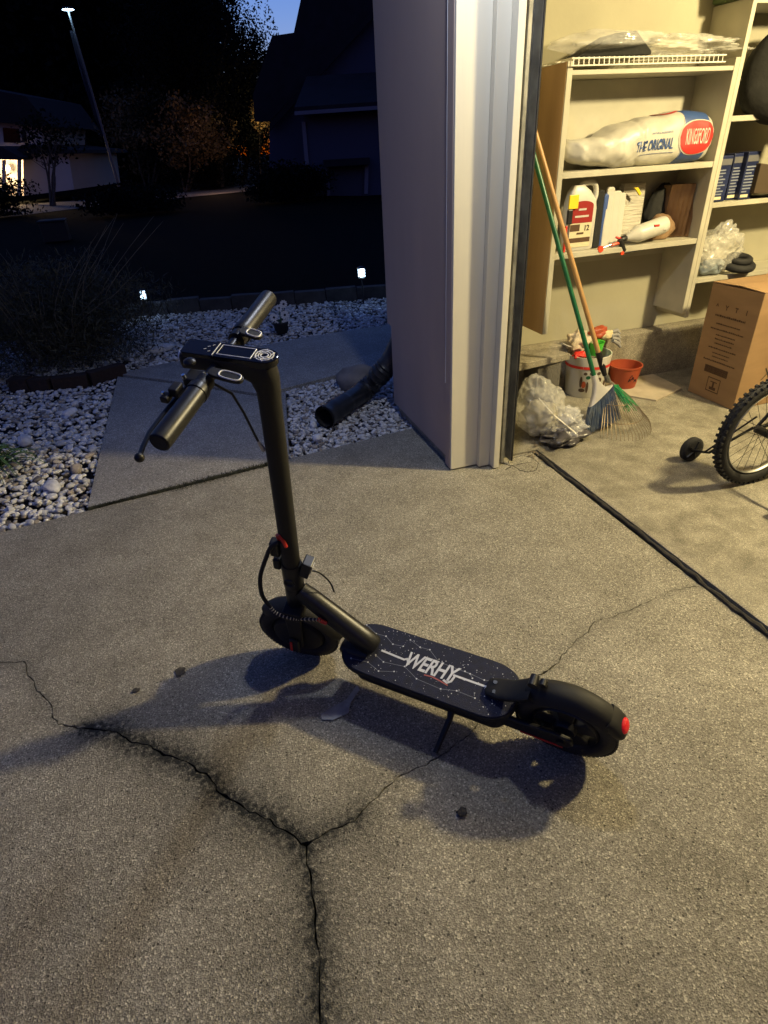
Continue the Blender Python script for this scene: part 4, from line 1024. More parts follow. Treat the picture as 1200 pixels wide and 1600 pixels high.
solo('yellow_tab', MB().prism([(q.x - .03, YF + .095, q.z + .022), (q.x + .012, YF + .095, q.z - .018), (q.x + .020, YF + .095, q.z - .008), (q.x - .005, YF + .095, q.z + .022)], (0, .01, 0)), M['yellow'], q, 'bright yellow corner of a packet standing on the lower shelf', 'packet', bevel=.002)
q0, q1 = yp(1000, 392, YF + .15), yp(1052, 390, YF + .15)
blob('dark_bag', ((q0.x + q1.x) / 2 + .01, YF + .18, Z2 + .125), (.115, .045, .135), 5, M['fabric'], 'black bag standing behind the white spray bottle', 'bag', .25, 2, 4, flat=-.122)
# brown paper sack at right end
pk = empty('paper_sack', (yp(1063, 385, YF + .1).x, YF + .10, Z2), 'creased brown paper sack at the right end of the lower shelf', 'paper sack')
xa, xb = yp(1040, 385, YF + .08).x, yp(1071, 385, YF + .08).x; zt = zy(1065, 288, YF + .10)
mb = MB(); vs = []; fs = []; n = 14; mrows = 10
for j in range(mrows + 1):
    for i in range(n + 1):
        t_ = i / n; x = xa - .02 + (xb - xa + .035) * t_ + .02 * (j / mrows); zz = Z2 + .003 + (zt - Z2 - .003) * j / mrows
        vs.append((x, YF + .07 + (.034 if i % 2 else -.010) * (1 - .3 * j / mrows) + .05 * (1 - t_) + .004 * noise.noise(Vector((i, j, 3))), zz))
for j in range(mrows):
    for i in range(n): a = j * (n + 1) + i; fs.append((a, a + 1, a + n + 2, a + n + 1))
mb.add(vs, fs).build('pleated_front', M['paper'], pk)
MB().box((xa, YF + .13, Z2 + .002), (xb + .01, YF + .20, zt - .004)).build('back_part', M['paper'], pk, bevel=.006)
blob('crumpled_paper', (xa - .04, YF + .11, Z2 + .05), (.09, .05, .075), 14, M['paper'], 'crumpled dark brown paper under the pleated sack', 'paper', .25, 2.0, 4, flat=-.048)
# spray bottle lying down and a trigger clamp
b0 = yp(978, 372, YF + .03); b1 = yp(1040, 350, YF + .03); dv = (b1 - b0).normalized(); Ld = (b1 - b0).length
bt = empty('spray_bottle', b0, 'translucent white spray bottle lying on its side on the lower shelf', 'spray bottle')
axb = basis((0, 1, 0), dv.cross(Vector((0, 1, 0))), dv, b0)
MB().lathe([(0, -.012), (.010, -.012), (.012, 0), (.014, .004), (.026, .03), (.040, .060), (.043, .075), (.0435, Ld - .02), (.040, Ld - .004), (.034, Ld), (0, Ld)], 32, axb, cap=False).build('bottle_body', M['white_pl'], bt, smooth=True)
MB().lathe([(.016, -.030), (.017, -.004), (.013, .002), (0, .002)], 16, axb, cap=True).build('neck_cap', M['black'], bt, smooth=True)
MB().tube([b0 - dv * .03 + Vector((0, 0, .004)), b0 - dv * .065 + Vector((0, 0, .022))], [.008, .005], 8).build('nozzle', M['red'], bt, smooth=True)
mq = b0.lerp(b1, .62); MB().box((mq.x - .012, mq.y - .0445, mq.z + .018), (mq.x + .016, mq.y - .02, mq.z + .026)).build('red_print', M['red'], bt)
mq = b0.lerp(b1, .86); MB().box((mq.x - .012, mq.y - .0440, mq.z - .016), (mq.x + .012, mq.y - .03, mq.z + .004)).build('label', M['bucket'], bt, bevel=.002)
cl = empty('bar_clamp', yp(965, 392, YF + .01), 'small black bar clamp with red-orange pads lying on the lower shelf edge', 'clamp')
cy_ = YF + .012; mo = mat('orange_red_pad', (.72, .07, .025), .4)
def cp_(u, v): return Vector(yp(u, v, cy_))
MB().tube([cp_(968, 375), cp_(975, 392)], [.014, .013], 10).build('jaw', M['black'], cl, smooth=True)
MB().tube([cp_(956, 383), cp_(968, 379), cp_(978, 392)], [.007, .009, .007], 8).build('red_lever', mo, cl, smooth=True)
MB().tube([cp_(972, 395) , cp_(1006, 389)], [.0095, .0085], 8, flat=.8).build('handle', M['black'], cl, smooth=True)
MB().lathe([(0, 0), (.0155, 0), (.0155, .012), (0, .012)], 18, basis((1, 0, 0), (0, 0, 1), (0, -1, 0), cp_(937, 389)), cap=False).build('pad', mo, cl, smooth=True)
MB().tube([cp_(940, 388), cp_(955, 382)], .0025, 8).build('screw_bar', M['chrome'], cl, smooth=True)
MB().lathe([(0, 0), (.010, 0), (.010, .010), (0, .010)], 14, basis((1, 0, 0), (0, 0, 1), (0, -1, 0), cp_(971, 395)), cap=False).build('pad', mo, cl, smooth=True)
for o in (cl,):
    pass

# ---- second unit contents
def boxbag(u0, u1, y, h, label):
    a, b = yp(u0, 312, y).x, yp(u1, 310, y).x
    e = empty('blue_carton', ((a + b) / 2, y, ZS[1]), label, 'carton')
    MB().box((a, y, ZS[1] + .002), (b, y + .07, ZS[1] + h)).build('carton', M['navy'], e, bevel=.004)
    MB().box((a + .004, y - .0012, ZS[1] + h * .80), (b - .004, y - .0002, ZS[1] + h * .93)).build('grey_flap_print', mat('grey_print_block', (.12, .12, .13), .5), e)
    mb = MB(); rnd = random.Random(int(u0))
    for k in range(9):
        z = ZS[1] + h * (.16 + .065 * k); wv = rnd.uniform(.4, .8) * (b - a)
        mb = MB().box((a + .008, y - .0012, z), (a + .008 + wv, y - .0002, z + h * .028)); mb.build('print_line', M['grey_line'], e)
    MB().box((a + .008, y - .0012, ZS[1] + .012), (a + (b - a) * .7, y - .0002, ZS[1] + .026)).build('print_mark', M['cream'], e)
    return e
boxbag(1110, 1132, YF + .02, .215, 'left one of three dark blue cartons behind the shelf panel')
boxbag(1133, 1152, YF + .05, .22, 'middle, darkest one of the three blue cartons on the taller unit')
boxbag(1153, 1172, YF + .02, .225, 'right one of the three dark blue cartons, with a bent top flap')
mb = MB().prism([(yp(1176, 300, YF).x, YF - .01, ZS[1] + .03), (yp(1176, 300, YF).x + .3, YF - .03, ZS[1] - .0 + .006), (yp(1176, 300, YF).x + .3, YF - .03, ZS[1] + .12), (yp(1176, 300, YF).x, YF - .01, ZS[1] + .17)], (0, .2, 0))
solo('brown_carton', mb, mat('dark_brown_card', (.06, .04, .022), .8), (3.05, YF, ZS[1]), 'dark brown carton at the right end of the middle shelf of the taller unit', 'carton', bevel=.003)
# black backpack bulging out of the upper bay
bp_ = empty('backpack', (3.08, YF + .02, ZS[0]), 'large black backpack bulging out of the top bay of the taller unit', 'backpack')
blob('bag_body', (3.06, YF + .02, ZS[0] + .16), (.245, .14, .215), 2, M['fabric'], None, None, .12, 1.5, 4, parent=bp_)
blob('bag_flap', (3.12, YF - .06, ZS[0] + .0), (.14, .10, .20), 6, M['fabric'], None, None, .12, 1.5, 4, parent=bp_)
MB().tube(catmull([Vector((2.90, YF - .09, ZS[0] + .30)), Vector((2.98, YF - .15, ZS[0] + .20)), Vector((2.98, YF - .16, ZS[0] + .06)), Vector((2.93, YF - .13, ZS[0] - .02))]), .012, 8, flat=.4).build('strap', mat('webbing', (.03, .03, .026), .8), bp_, smooth=True)
# crumpled bag, black coil on the low shelf
blob('plastic_bag', (2.93, YF + .07, ZS[2] + .125), (.145, .08, .135), 9, M['film2'], 'bulging crumpled clear plastic bag on the low shelf of the taller unit', 'plastic bag', .42, 2.4, 5, flat=-.122, fold=1.1)
blob('cloth_wad', (2.90, YF + .06, ZS[2] + .045), (.085, .05, .042), 12, mat('blue_grey_cloth', (.25, .29, .31), .7), 'blue-grey wad of cloth inside the clear bag on the low shelf', 'cloth', .3, 2.4, 4, flat=-.043)
solo('hose_coil', MB().torus((3.06, YF + .02, ZS[2] + .045), (1, 0, 0), (0, .9, .2), (0, -.2, .95), .075, .022, 36, 10).torus((3.07, YF + .03, ZS[2] + .075), (1, 0, 0), (0, .9, .2), (0, -.2, .95), .055, .02, 36, 10), M['rubber'], (3.06, YF, ZS[2]), 'coiled thick black hose beside the clear bag on the low shelf', 'hose', smooth=True)

# ---- cardboard carton
bx0, bx1, by0, by1, bh = 2.715, 3.25, 2.30, 2.635, .615
FZ = .0125
bx = empty('shipping_carton', (bx0, by0, FZ), 'brown printed shipping carton standing on the garage floor', 'carton')
MB().box((bx0, by0, FZ), (bx1, by1, FZ + bh)).build('carton', M['card'], bx, bevel=.003)
MB().prism([(bx0 + .001, by0 - .0, FZ + bh + .001), (bx1, by0, FZ + bh + .001), (bx1, by0 + .165, FZ + bh + .010), (bx0 + .001, by0 + .165, FZ + bh + .010)], (0, 0, .004)).build('top_flap', M['card'], bx)
MB().prism([(bx0 + .001, by1, FZ + bh + .001), (bx1, by1, FZ + bh + .001), (bx1, by0 + .170, FZ + bh + .008), (bx0 + .001, by0 + .170, FZ + bh + .008)], (0, 0, .004)).build('top_flap', M['card'], bx)
TL = lambda yy, zz: basis((0, -1, 0), (0, 0, 1), (-1, 0, 0), (bx0 - .0012, yy, zz))
yc = (by0 + by1) / 2
rnd = random.Random(4)
rows = [(.455, .20, .010), (.415, .16, .007), (.385, .22, .007), (.357, .13, .007), (.335, .13, .007), (.312, .12, .006), (.285, .19, .007), (.260, .12, .006), (.240, .11, .006), (.215, .22, .008)]
for z, wd, hh in rows:
    mb = MB(); y = yc + wd / 2; ye = yc - wd / 2
    while y > ye:
        l_ = rnd.uniform(.005, .013); mb.box((bx0 - .0012, max(ye, y - l_), FZ + z), (bx0 - .0003, y, FZ + z + hh * rnd.uniform(.75, 1.1))); y -= l_ + .003
    mb.build('print_line', M['ink'], bx)['kind'] = 'stuff'
for k, s_ in enumerate('^ Y T I'.split()):
    text_mb(s_, .034, TL(yc + .10 - k * .065, FZ + .505), depth=.03).build('handling_mark', M['ink'], bx)
mb = MB(); y = yc + .085
while y > yc - .075:
    l_ = rnd.choice((.0015, .003, .005)); mb.box((bx0 - .0012, y - l_, FZ + .150), (bx0 - .0003, y, FZ + .190)); y -= l_ + .0012
mb.build('bar_stripes', M['ink'], bx)['kind'] = 'stuff'
mb = MB(); a = .045
for (p, q, r_, s_) in ((-a, a, .05, .055), (-a, a, .125, .13), (-a, -a + .004, .055, .125), (a - .004, a, .055, .125), (-.022, .022, .062, .078), (-.006, .006, .078, .105), (-.024, .024, .105, .110)):
    mb.box((bx0 - .0012, yc + p, FZ + r_), (bx0 - .0003, yc + q, FZ + s_))
mb.build('handling_pictogram', M['ink'], bx)['kind'] = 'stuff'
hx = onY(1196, 585, by0)
text_mb('XE', .10, basis((1, 0, 0), (0, 0, 1), (0, -1, 0), (hx.x + .03, by0 - .0012, hx.z)), .15, depth=-.015).build('hand_lettering', M['black'], bx)
MB().box((hx.x - .04, by0 - .0014, hx.z + .18), (hx.x + .25, by0 - .0003, hx.z + .215)).build('print_bar', M['ink'], bx)

# ---- floor clutter
pl_ = [Vector((2.44, 2.575, FZ)), Vector((2.70, 2.665, FZ)), Vector((2.72, 2.945, FZ)), Vector((2.30, 2.945, FZ)), Vector((2.28, 2.80, FZ))]
solo('plywood_offcut', MB().prism(pl_, (0, 0, .010)), mat('dusty_board', (.42, .36, .27), .8, var=.2, vscale=8), pl_[0], 'thin pale board lying flat between the pot and the carton', 'board', bevel=.001)
sb = [G(806, 508, .30), G(870, 533, .30), G(906, 556, .30), G(800, 576, .30)]
solo('paving_slab', MB().prism([Vector((1.41, 2.955, .262)), Vector((1.93, 2.955, .262)), Vector((1.98, 2.80, .262)), Vector((1.41, 2.72, .262))], (0, 0, .038)), M['block'], (1.7, 2.85, .26), 'rough tan slab propped on blocks behind the door track', 'slab', bevel=.004)
for x_ in (1.50, 1.78):
    solo('concrete_block', MB().box((x_, 2.80, FZ), (x_ + .15, 2.95, .2615)), mat('grey_block', (.13, .12, .10), .9, bump=1), (x_, 2.8, FZ), ('left' if x_ < 1.6 else 'right') + '-hand dark block holding up the tan slab', 'block', bevel=.004)
bc = G(912, 612, FZ); br, bhh = .128, .245
bk = empty('bucket', bc, 'white printed bucket with a red band, full of gloves and garden tools', 'bucket')
MB().lathe([(br * .86, 0), (br * .88, .004), (br * .985, bhh - .05), (br * 1.0, bhh - .03), (br * 1.02, bhh - .004), (br * 1.02, bhh), (br * .97, bhh), (br * .84, .008), (0, .008)], 48, Matrix.Translation(bc), cap=False).build('bucket_wall', M['bucket'], bk, smooth=True)
def cyl_patch(name, pts, m, off=.0012):  # pts: (angle deg, z) around the bucket
    def P3(a, z):
        r_ = br * (.88 + (.985 - .88) * min(1, z / (bhh - .05))) + off; a = math.radians(a); return bc + Vector((r_ * math.cos(a), r_ * math.sin(a), z))
    n_ = len(pts); ce = (sum(p[0] for p in pts) / n_, sum(p[1] for p in pts) / n_)
    vs = [P3(*ce)]; rings = 4
    for k in range(1, rings + 1): vs += [P3(ce[0] + (a - ce[0]) * k / rings, ce[1] + (z - ce[1]) * k / rings) for a, z in pts]
    fs = [(0, 1 + i, 1 + (i + 1) % n_) for i in range(n_)]
    for k in range(rings - 1):
        for i in range(n_): fs.append((1 + k * n_ + i, 1 + (k + 1) * n_ + i, 1 + (k + 1) * n_ + (i + 1) % n_, 1 + k * n_ + (i + 1) % n_))
    MB().add(vs, fs).build(name, m, bk, smooth=True, angle=3)
mb = MB()
for i in range(72):
    a0, a1 = 2 * PI * i / 72, 2 * PI * (i + .86 if i % 9 == 8 else i + 1) / 72
    r_ = br * .99 + .0015; mb.add([bc + Vector((r_ * math.cos(a), r_ * math.sin(a), z)) for a, z in ((a0, .178), (a1, .178), (a1, .194), (a0, .194))], [(0, 1, 2, 3)])
mb.build('red_band', M['red'], bk)
elp = lambda a, z, ra, rz: [(a + ra * math.cos(2 * PI * k / 18), z + rz * math.sin(2 * PI * k / 18)) for k in range(18)]
for a, z, ra, rz, m_ in ((232, .152, 5, .009, 'brown'), (248, .155, 5, .010, 'brown'), (268, .152, 6, .010, 'brown'), (240, .130, 6, .011, 'green'), (284, .150, 5, .009, 'brown'),
                         (222, .10, 4, .035, 'brown'), (230, .085, 6, .022, 'orange'), (226, .05, 9, .012, 'brown'), (240, .07, 3.5, .035, 'brown'), (272, .11, 8, .016, 'brown'), (274, .075, 8, .010, 'ink'), (274, .05, 8, .006, 'ink'), (296, .08, 6, .03, 'ink')):
    cyl_patch('printed_shape', elp(a, z, ra, rz), M[m_])
# bucket contents
def top(dx, dy, dz): return bc + Vector((dx, dy, bhh + dz))
solo('hand_tool', MB().tube(catmull([top(.02, .02, -.03), top(-.06, .01, .02), top(-.15, .0, .055), top(-.19, .0, .075)]), [.010] * 25, 8, flat=.5), M['silver'], top(-.08, 0, .03), 'grey handled garden tool sticking out of the bucket to the left', 'garden tool', smooth=True)
blob('scrub_mitt', top(-.055, .03, .055), (.075, .05, .065), 31, mat('fluffy_tan', (.55, .46, .34), .9, bump=1, bscale=60), 'fluffy tan mitt heaped in the left of the bucket', 'mitt', .5, 4, 4)
blob('red_cloth', top(-.085, -.03, .0), (.045, .03, .022), 33, M['red'], 'red cloth at the left rim of the bucket', 'cloth', .4, 3, 4)
cu_ = top(.040, -.005, -.02)
solo('green_cup', MB().lathe([(.032, 0), (.044, .075), (.047, .077), (.041, .074), (.030, .004), (0, .004)], 28, Matrix.Translation(cu_), cap=False), M['lime'], cu_, 'bright green cup standing in the right of the bucket', 'cup', smooth=True)
blob('garden_glove', top(.085, .05, .09), (.06, .035, .040), 37, M['orange'], 'orange cuffed garden glove lying over the bucket rim', 'glove', .3, 2.4, 4)
gl = empty('garden_glove', top(.14, .02, .06), 'grey and cream rubber-tipped glove draped right of the orange one', 'glove')
blob('palm', top(.135, .03, .075), (.045, .03, .030), 41, mat('glove_cream', (.60, .50, .28), .7), None, None, .3, 2.4, 4, parent=gl)
for k in range(4):
    p0 = top(.145, .025 - .012 * k, .085 - .012 * k); p1 = p0 + Vector((.042, -.012 + .004 * k, .014 - .012 * k)); p2 = p1 + Vector((.014, -.008, -.022))
    MB().tube([p0, p1, p2], [.0105, .011, .008], 10).build('finger', mat('glove_grey', (.26, .25, .24), .6) if k == 0 else bpy.data.materials['glove_grey'], gl, smooth=True)
pc = G(972, 604, FZ)
pt = empty('plant_pot', pc, 'empty orange plastic pot with a pouring lip, right of the bucket', 'pot')
MB().lathe([(.070, 0), (.072, .003), (.092, .130), (.098, .134), (.098, .142), (.091, .142), (.068, .006), (0, .006)], 40, Matrix.Translation(pc), cap=False).build('pot_wall', M['orange'], pt, smooth=True)
for k, (a, z) in enumerate(((250, .06), (262, .07), (274, .055), (256, .085))):
    r_ = .086; p = pc + Vector((r_ * math.cos(math.radians(a)), r_ * math.sin(math.radians(a)), z)); MB().tube([p, p + Vector((.008, -.001, .016)), p + Vector((.014, .001, .002))], .003, 5).build('black_mark', M['black'], pt)
# plastic rubbish beside the track
def trashshape(p): return Vector((p.x, p.y, p.z * (1 - .4 * min(1, max(0, (p.x + .05) / .2)))))
blob('plastic_bag', (1.60, 2.47, .16), (.115, .16, .150), 51, M['film2'], 'bulging clear plastic bag of packaging behind the door track', 'plastic bag', .3, 2.2, 5, flat=-.145, fold=1.0)
blob('plastic_bag', (1.695, 2.42, .075), (.14, .12, .085), 55, M['film'], 'flattened clear plastic bag with bright folds in front of the bucket', 'plastic bag', .5, 2.8, 5, flat=-.06, fold=1.0)
blob('packing_paper', (1.60, 2.46, .12), (.085, .10, .085), 57, mat('packing_paper', (.55, .52, .42), .7, col2=(.2, .18, .13), vscale=9, bump=1, bscale=30), 'crumpled packing paper inside the clear bag by the track', 'packing paper', .5, 2.5, 4, flat=-.105)
blob('dark_wrap', (1.66, 2.34, .04), (.12, .09, .035), 58, mat('dark_wrap', (.07, .065, .07), .2, var=.5, vscale=20, bump=1, bscale=40), 'dark glossy crumpled wrap at the foot of the clear bags', 'wrapping', .6, 3, 4, flat=-.025)
solo('white_strap', MB().tube([(1.545, 2.40, .245), (1.60, 2.34, .17), (1.70, 2.31, .08), (1.76, 2.30, .03)], .0045, 6, flat=.5), M['wire'], (1.6, 2.35, .1), 'white strap crossing the clear plastic bags', 'strap', smooth=True)

# ---- broom and rake
nk = Vector((1.905, 2.47, .285)); tp = onY(838, 257, 2.78); dirb = (tp - nk).normalized()
brm = empty('broom', (1.90, 2.40, FZ), 'angled broom with green handle, silver head and blue-grey bristles', 'broom')
MB().tube([nk, nk + dirb * 1.22], .0115, 14).build('handle', M['green'], brm, smooth=True)
hL, hR = Vector((1.800, 2.385, .175)), Vector((2.020, 2.44, .235))
ux = (hR - hL).normalized(); un = ux.cross(dirb).normalized()
c0 = nk + dirb * .01
secs = []
for t_, wl, wr, th in ((0, .014, .014, .014), (.045, .018, .018, .016), (.085, .040, .045, .020), (.115, .085, .10, .022)):
    ce = nk - dirb * t_; a = ce - ux * wl - dirb * (.0 if t_ < .1 else .02); b = ce + ux * wr + dirb * (.0 if t_ < .1 else .015)
    c = (a + b) / 2; secs.append(rsec(c, (b - a).normalized(), un, (b - a).length / 2, th, .7, 28))
loft(secs).build('head', M['silver'], brm, smooth=True)
bb = MB(); rnd = random.Random(8)
tipL, tipR = Vector((1.795, 2.345, FZ)), Vector((2.03, 2.375, FZ + .035))
ca_, cb_ = (nk - dirb * .115 - ux * .085 - dirb * .02), (nk - dirb * .115 + ux * .10 + dirb * .015)
for i in range(260):
    t_ = rnd.random(); a = ca_.lerp(cb_, t_) + un * rnd.uniform(-.014, .014); b = tipL.lerp(tipR, t_) + un * rnd.uniform(-.022, .022) + Vector((0, 0, rnd.uniform(0, .012)))
    bb.tube([a, a.lerp(b, .5) + un * rnd.uniform(-.003, .003), b], [.0024, .0022, .0012], 4)
bb.build('bristles', M['bristle'], brm)['kind'] = 'stuff'
bb = MB()
for i in range(34):
    a = cb_ + Vector((.01 + rnd.uniform(-.01, .02), -.0, -.005)) + un * rnd.uniform(-.01, .01); b = Vector((2.085 + rnd.uniform(-.035, .03), 2.36 + rnd.uniform(-.03, .03), .085 + rnd.uniform(0, .05)))
    bb.tube([a, b], [.0020, .0012], 4)
bb.build('green_bristles', M['bgreen'], brm)['kind'] = 'stuff'
rk = empty('leaf_rake', (2.04, 2.40, FZ), 'leaf rake with wooden handle, black socket and wire tines', 'rake')
rn = Vector((2.045, 2.56, .235)); rt_ = onY(844, 235, 2.79); dr = (rt_ - rn).normalized()
MB().tube([rn + dr * .12, rn + dr * 1.35], .0125, 14).build('handle', M['wood'], rk, smooth=True)
MB().tube([rn, rn + dr * .05, rn + dr * .135], [.012, .0165, .0165], 14).build('socket', M['black'], rk, smooth=True)
MB().box((-.012, -.002, -.02), (.012, .002, .02), basis((1, 0, 0), (0, 1, 0), (0, 0, 1), rn + dr * .085 + Vector((.010, -.017, 0)))).build('sticker', M['bucket'], rk)
MB().tube([rn + Vector((0, -.012, .0)), rn + Vector((.012, -.018, -.03)), rn + Vector((.03, -.02, -.05))], [.014, .016, .008], 8).build('head_clamp', M['steel'], rk, smooth=True)
tips = [Vector((1.86, 2.29, FZ)), Vector((1.93, 2.22, FZ)), Vector((2.02, 2.19, FZ)), Vector((2.12, 2.23, FZ)), Vector((2.19, 2.32, FZ)), Vector((2.23, 2.43, FZ))]
cv = catmull(tips, 5)
for i, p in enumerate(cv):
    s0 = rn + Vector((.015 + (i - 12) * .0012, -.02, -.03)); dv = (p - s0)
    k1_ = s0 + dv * .55 + Vector((0, 0, .030)); k2_ = p + Vector((0, 0, .022)) - dv.normalized() * .012; e_ = p + dv.cross(Vector((0, 0, 1))).normalized() * 0 + Vector((.0, .0, .002)) - dv.normalized() * .004
    MB().tube([s0, k1_, k2_, p + Vector((0, 0, .003))], .0013, 5).build('tine', M['tine'], rk, smooth=True)
for f_ in (.52, .80):
    MB().tube([rn + Vector((.015, -.02, -.03)) + (p - rn - Vector((.015, -.02, -.03))) * f_ + Vector((0, 0, .034 if f_ < .6 else .026)) for p in cv[::2]], .0022, 5).build('spreader_bar', M['tine'], rk, smooth=True)

# ---- child's bicycle with training wheels
BR = .238; bcx = Vector((2.165, 1.66, FZ + BR)); ex, ez, ny = Vector((1, 0, 0)), Vector((0, 0, 1)), Vector((0, 1, 0))
bi = empty('bicycle', (2.3, 1.66, FZ), "child's black bicycle with a knobbly tyre and training wheels, cut off by the right edge", 'bicycle')
def bwheel(c):
    w_ = MB().torus(c, ex, ez, ny, BR - .055, .006, 56, 8, 2.4).build('wheel', M['steel'], bi, smooth=True)
    t_ = MB().torus(c, ex, ez, ny, BR - .027, .0235, 72, 12)
    for i in range(54):
        a = 2 * PI * i / 54; dd = ex * math.cos(a) + ez * math.sin(a); tt = -ex * math.sin(a) + ez * math.cos(a)
        for off, hgt in ((-.016, -.0045), (0, 0), (.016, -.0045)):
            cc = c + dd * (BR - .0035 + hgt) + ny * off + tt * (.004 if off else 0)
            t_.add([cc + tt * sx * .0055 + ny * sy * .0050 + dd * sz * .0045 for sz in (-1, 1) for sx, sy in ((-1, -1), (1, -1), (1, 1), (-1, 1))], [(3, 2, 1, 0), (4, 5, 6, 7), (0, 1, 5, 4), (1, 2, 6, 5), (2, 3, 7, 6), (3, 0, 4, 7)])
    t_.build('tyre', M['rubber'], w_, smooth=True)
    MB().tube([c - ny * .035, c + ny * .035], .017, 14).build('hub', M['black'], w_, smooth=True)
    for i in range(24):
        a = 2 * PI * i / 24; b = a + (.9 if i % 2 else -.9); sd = ny * (.022 if i % 4 < 2 else -.022)
        MB().tube([c + (ex * math.cos(b) + ez * math.sin(b)) * .016 + sd, c + (ex * math.cos(a) + ez * math.sin(a)) * (BR - .058)], .0011, 4).build('spoke', M['black'], w_)
    return w_
bwheel(bcx); bwheel(bcx + ex * .66)
crank = bcx + ex * .24 + ez * .02
fr = [(bcx + ny * .04, crank + ny * .03), (bcx - ny * .04, crank - ny * .03)]
for a, b in fr: MB().tube([a, b], .009, 10).build('chain_stay', M['black'], bi, smooth=True)
seat = crank + Vector((-.08, 0, .22))
for s_ in (1, -1): MB().tube([bcx + ny * .04 * s_, seat + ny * .012 * s_], .007, 8).build('seat_stay', M['black'], bi, smooth=True)
MB().tube([crank, seat, seat + Vector((-.03, 0, .08))], .013, 12).build('seat_tube', M['black'], bi, smooth=True)
hdp = bcx + ex * .58 + ez * .30
MB().tube([crank, hdp], .016, 12).build('down_tube', M['blackm'], bi, smooth=True)
MB().tube([bcx + ex * .66 + ny * .045, hdp + ez * .04 + ny * .02, hdp + ez * .16], .011, 10).build('fork', M['black'], bi, smooth=True)
MB().tube([hdp + ez * .16 - ny * .20, hdp + ez * .17, hdp + ez * .16 + ny * .20], .010, 10).build('handlebar', M['black'], bi, smooth=True)
blob('saddle', seat + Vector((-.03, 0, .10)), (.10, .06, .022), 3, M['black'], None, None, .1, 1, 3, parent=bi)
gu = guard(bcx + ny * 0, ex, ez, ny, BR + .020, math.radians(40), math.radians(98), .030, .003, 16, .010); gu.build('rear_mudguard', M['steel'], bi, smooth=True)
MB().lathe([(.030, -.004), (.055, -.003), (.058, 0), (.055, .003), (.030, .004)], 30, basis(ex, ez, ny, crank - ny * .045), cap=True).build('chain_guard', M['black'], bi, smooth=True)
MB().tube([bcx - ny * .045 + ez * .045, crank - ny * .045 + ez * .05], .014, 8, flat=.3).build('chain_cover', M['blackm'], bi, smooth=True)
for s_ in (1, -1):
    tc_ = Vector((2.085, 1.66 + s_ * .262, FZ + .058))
    tw_ = MB().lathe([(.0, -.018), (.040, -.018), (.052, -.016), (.058, -.010), (.058, .010), (.052, .016), (.040, .018), (0, .018)], 32, basis(ex, ez, ny, tc_), cap=False).build('training_wheel', M['rubber'], bi, smooth=True)
    for k in range(5):
        a = 2 * PI * k / 5; MB().tube([tc_ - ny * .019, tc_ - ny * .020 + (ex * math.cos(a) + ez * math.sin(a)) * .045], .004, 5).build('wheel_rib', M['black'], tw_)
    MB().tube([tc_ - ny * .02 * s_, tc_ - ny * .09 * s_ + Vector((.01, 0, .02)), bcx + ny * .05 * s_], .006, 8).build('outrigger_arm', M['black'], bi, smooth=True)
    MB().tube([tc_ - ny * .07 * s_ + ez * .012, bcx + ny * .05 * s_ + ez * .05], .004, 8).build('brace', M['black'], bi, smooth=True)

# ================================================================ GARDEN BED
# drain pipe
pp = catmull([G(507, 652, .062), G(540, 630, .064), G(572, 608, .07), onY(598, 580, 3.30), onY(614, 558, 3.28), onY(628, 528, 3.26)], 10)
rad = []
for i in range(len(pp)):
    r_ = .060
    if i < 2: r_ = .066
    elif i in (5, 7, 9, 17, 19, 21, 23, 27, 29, 31, 33): r_ = .067
    rad.append(r_)
dp = empty('drain_pipe', pp[0], 'bent black plastic drain pipe running from the garage wall onto the pebbles', 'drain pipe')
MB().tube(pp, rad, 24, caps=False).build('pipe', M['pipe'], dp, smooth=True)
MB().tube([pp[0] + (pp[0] - pp[1]).normalized() * .002] + pp[1:8], .056, 24, caps=False).build('pipe_bore', M['rubber'], dp, smooth=True)
MB().box((1.175, 3.195, .42), (1.255, 3.255, 2.6)).build('downspout', M['siding'], dp, bevel=.006)
# edging blocks along the lawn
eg = empty('garden_edging', (*EDGE_A, 0), 'row of weathered edging blocks between the pebble bed and the lawn', 'garden edging')
import itertools
def run(a, b, L_, nm, m_, par, h=.12, wd=.10, jit=.012, zoff=0):
    a = Vector(a); b = Vector(b); d = (b - a); n = max(1, round(d.length / L_)); d = d / n; u = d.normalized(); pn = Vector((-u.y, u.x)); base = None
    for i in range(n):
        c = a + d * (i + .5); hh = d.length / 2 - .004
        if base is None:
            mb = MB().box((-hh, -wd / 2, -.04), (hh, wd / 2, h)); bm_ = mb.build(nm, m_, None, bevel=.006); o = bm_; base = bm_; o.parent = par
        else:
            o = base.copy(); COL.objects.link(o); o.parent = par
        o.location = (c.x - MW[par.name].translation.x, c.y - MW[par.name].translation.y, random.uniform(-jit, jit) + zoff - MW[par.name].translation.z); o.rotation_euler = (random.uniform(-.02, .02), random.uniform(-.03, .03), math.atan2(u.y, u.x) + random.uniform(-.03, .03))
run(EDGE_A, EDGE_B, .34, 'edging_block', M['edging'], eg)
run(EDGE_B, (EDGE_B.x + 1.6, EDGE_B.y - .25), .34, 'edging_block', M['edging'], eg)
run(EDGE_L, EDGE_A, .34, 'edging_block', M['edging'], eg)
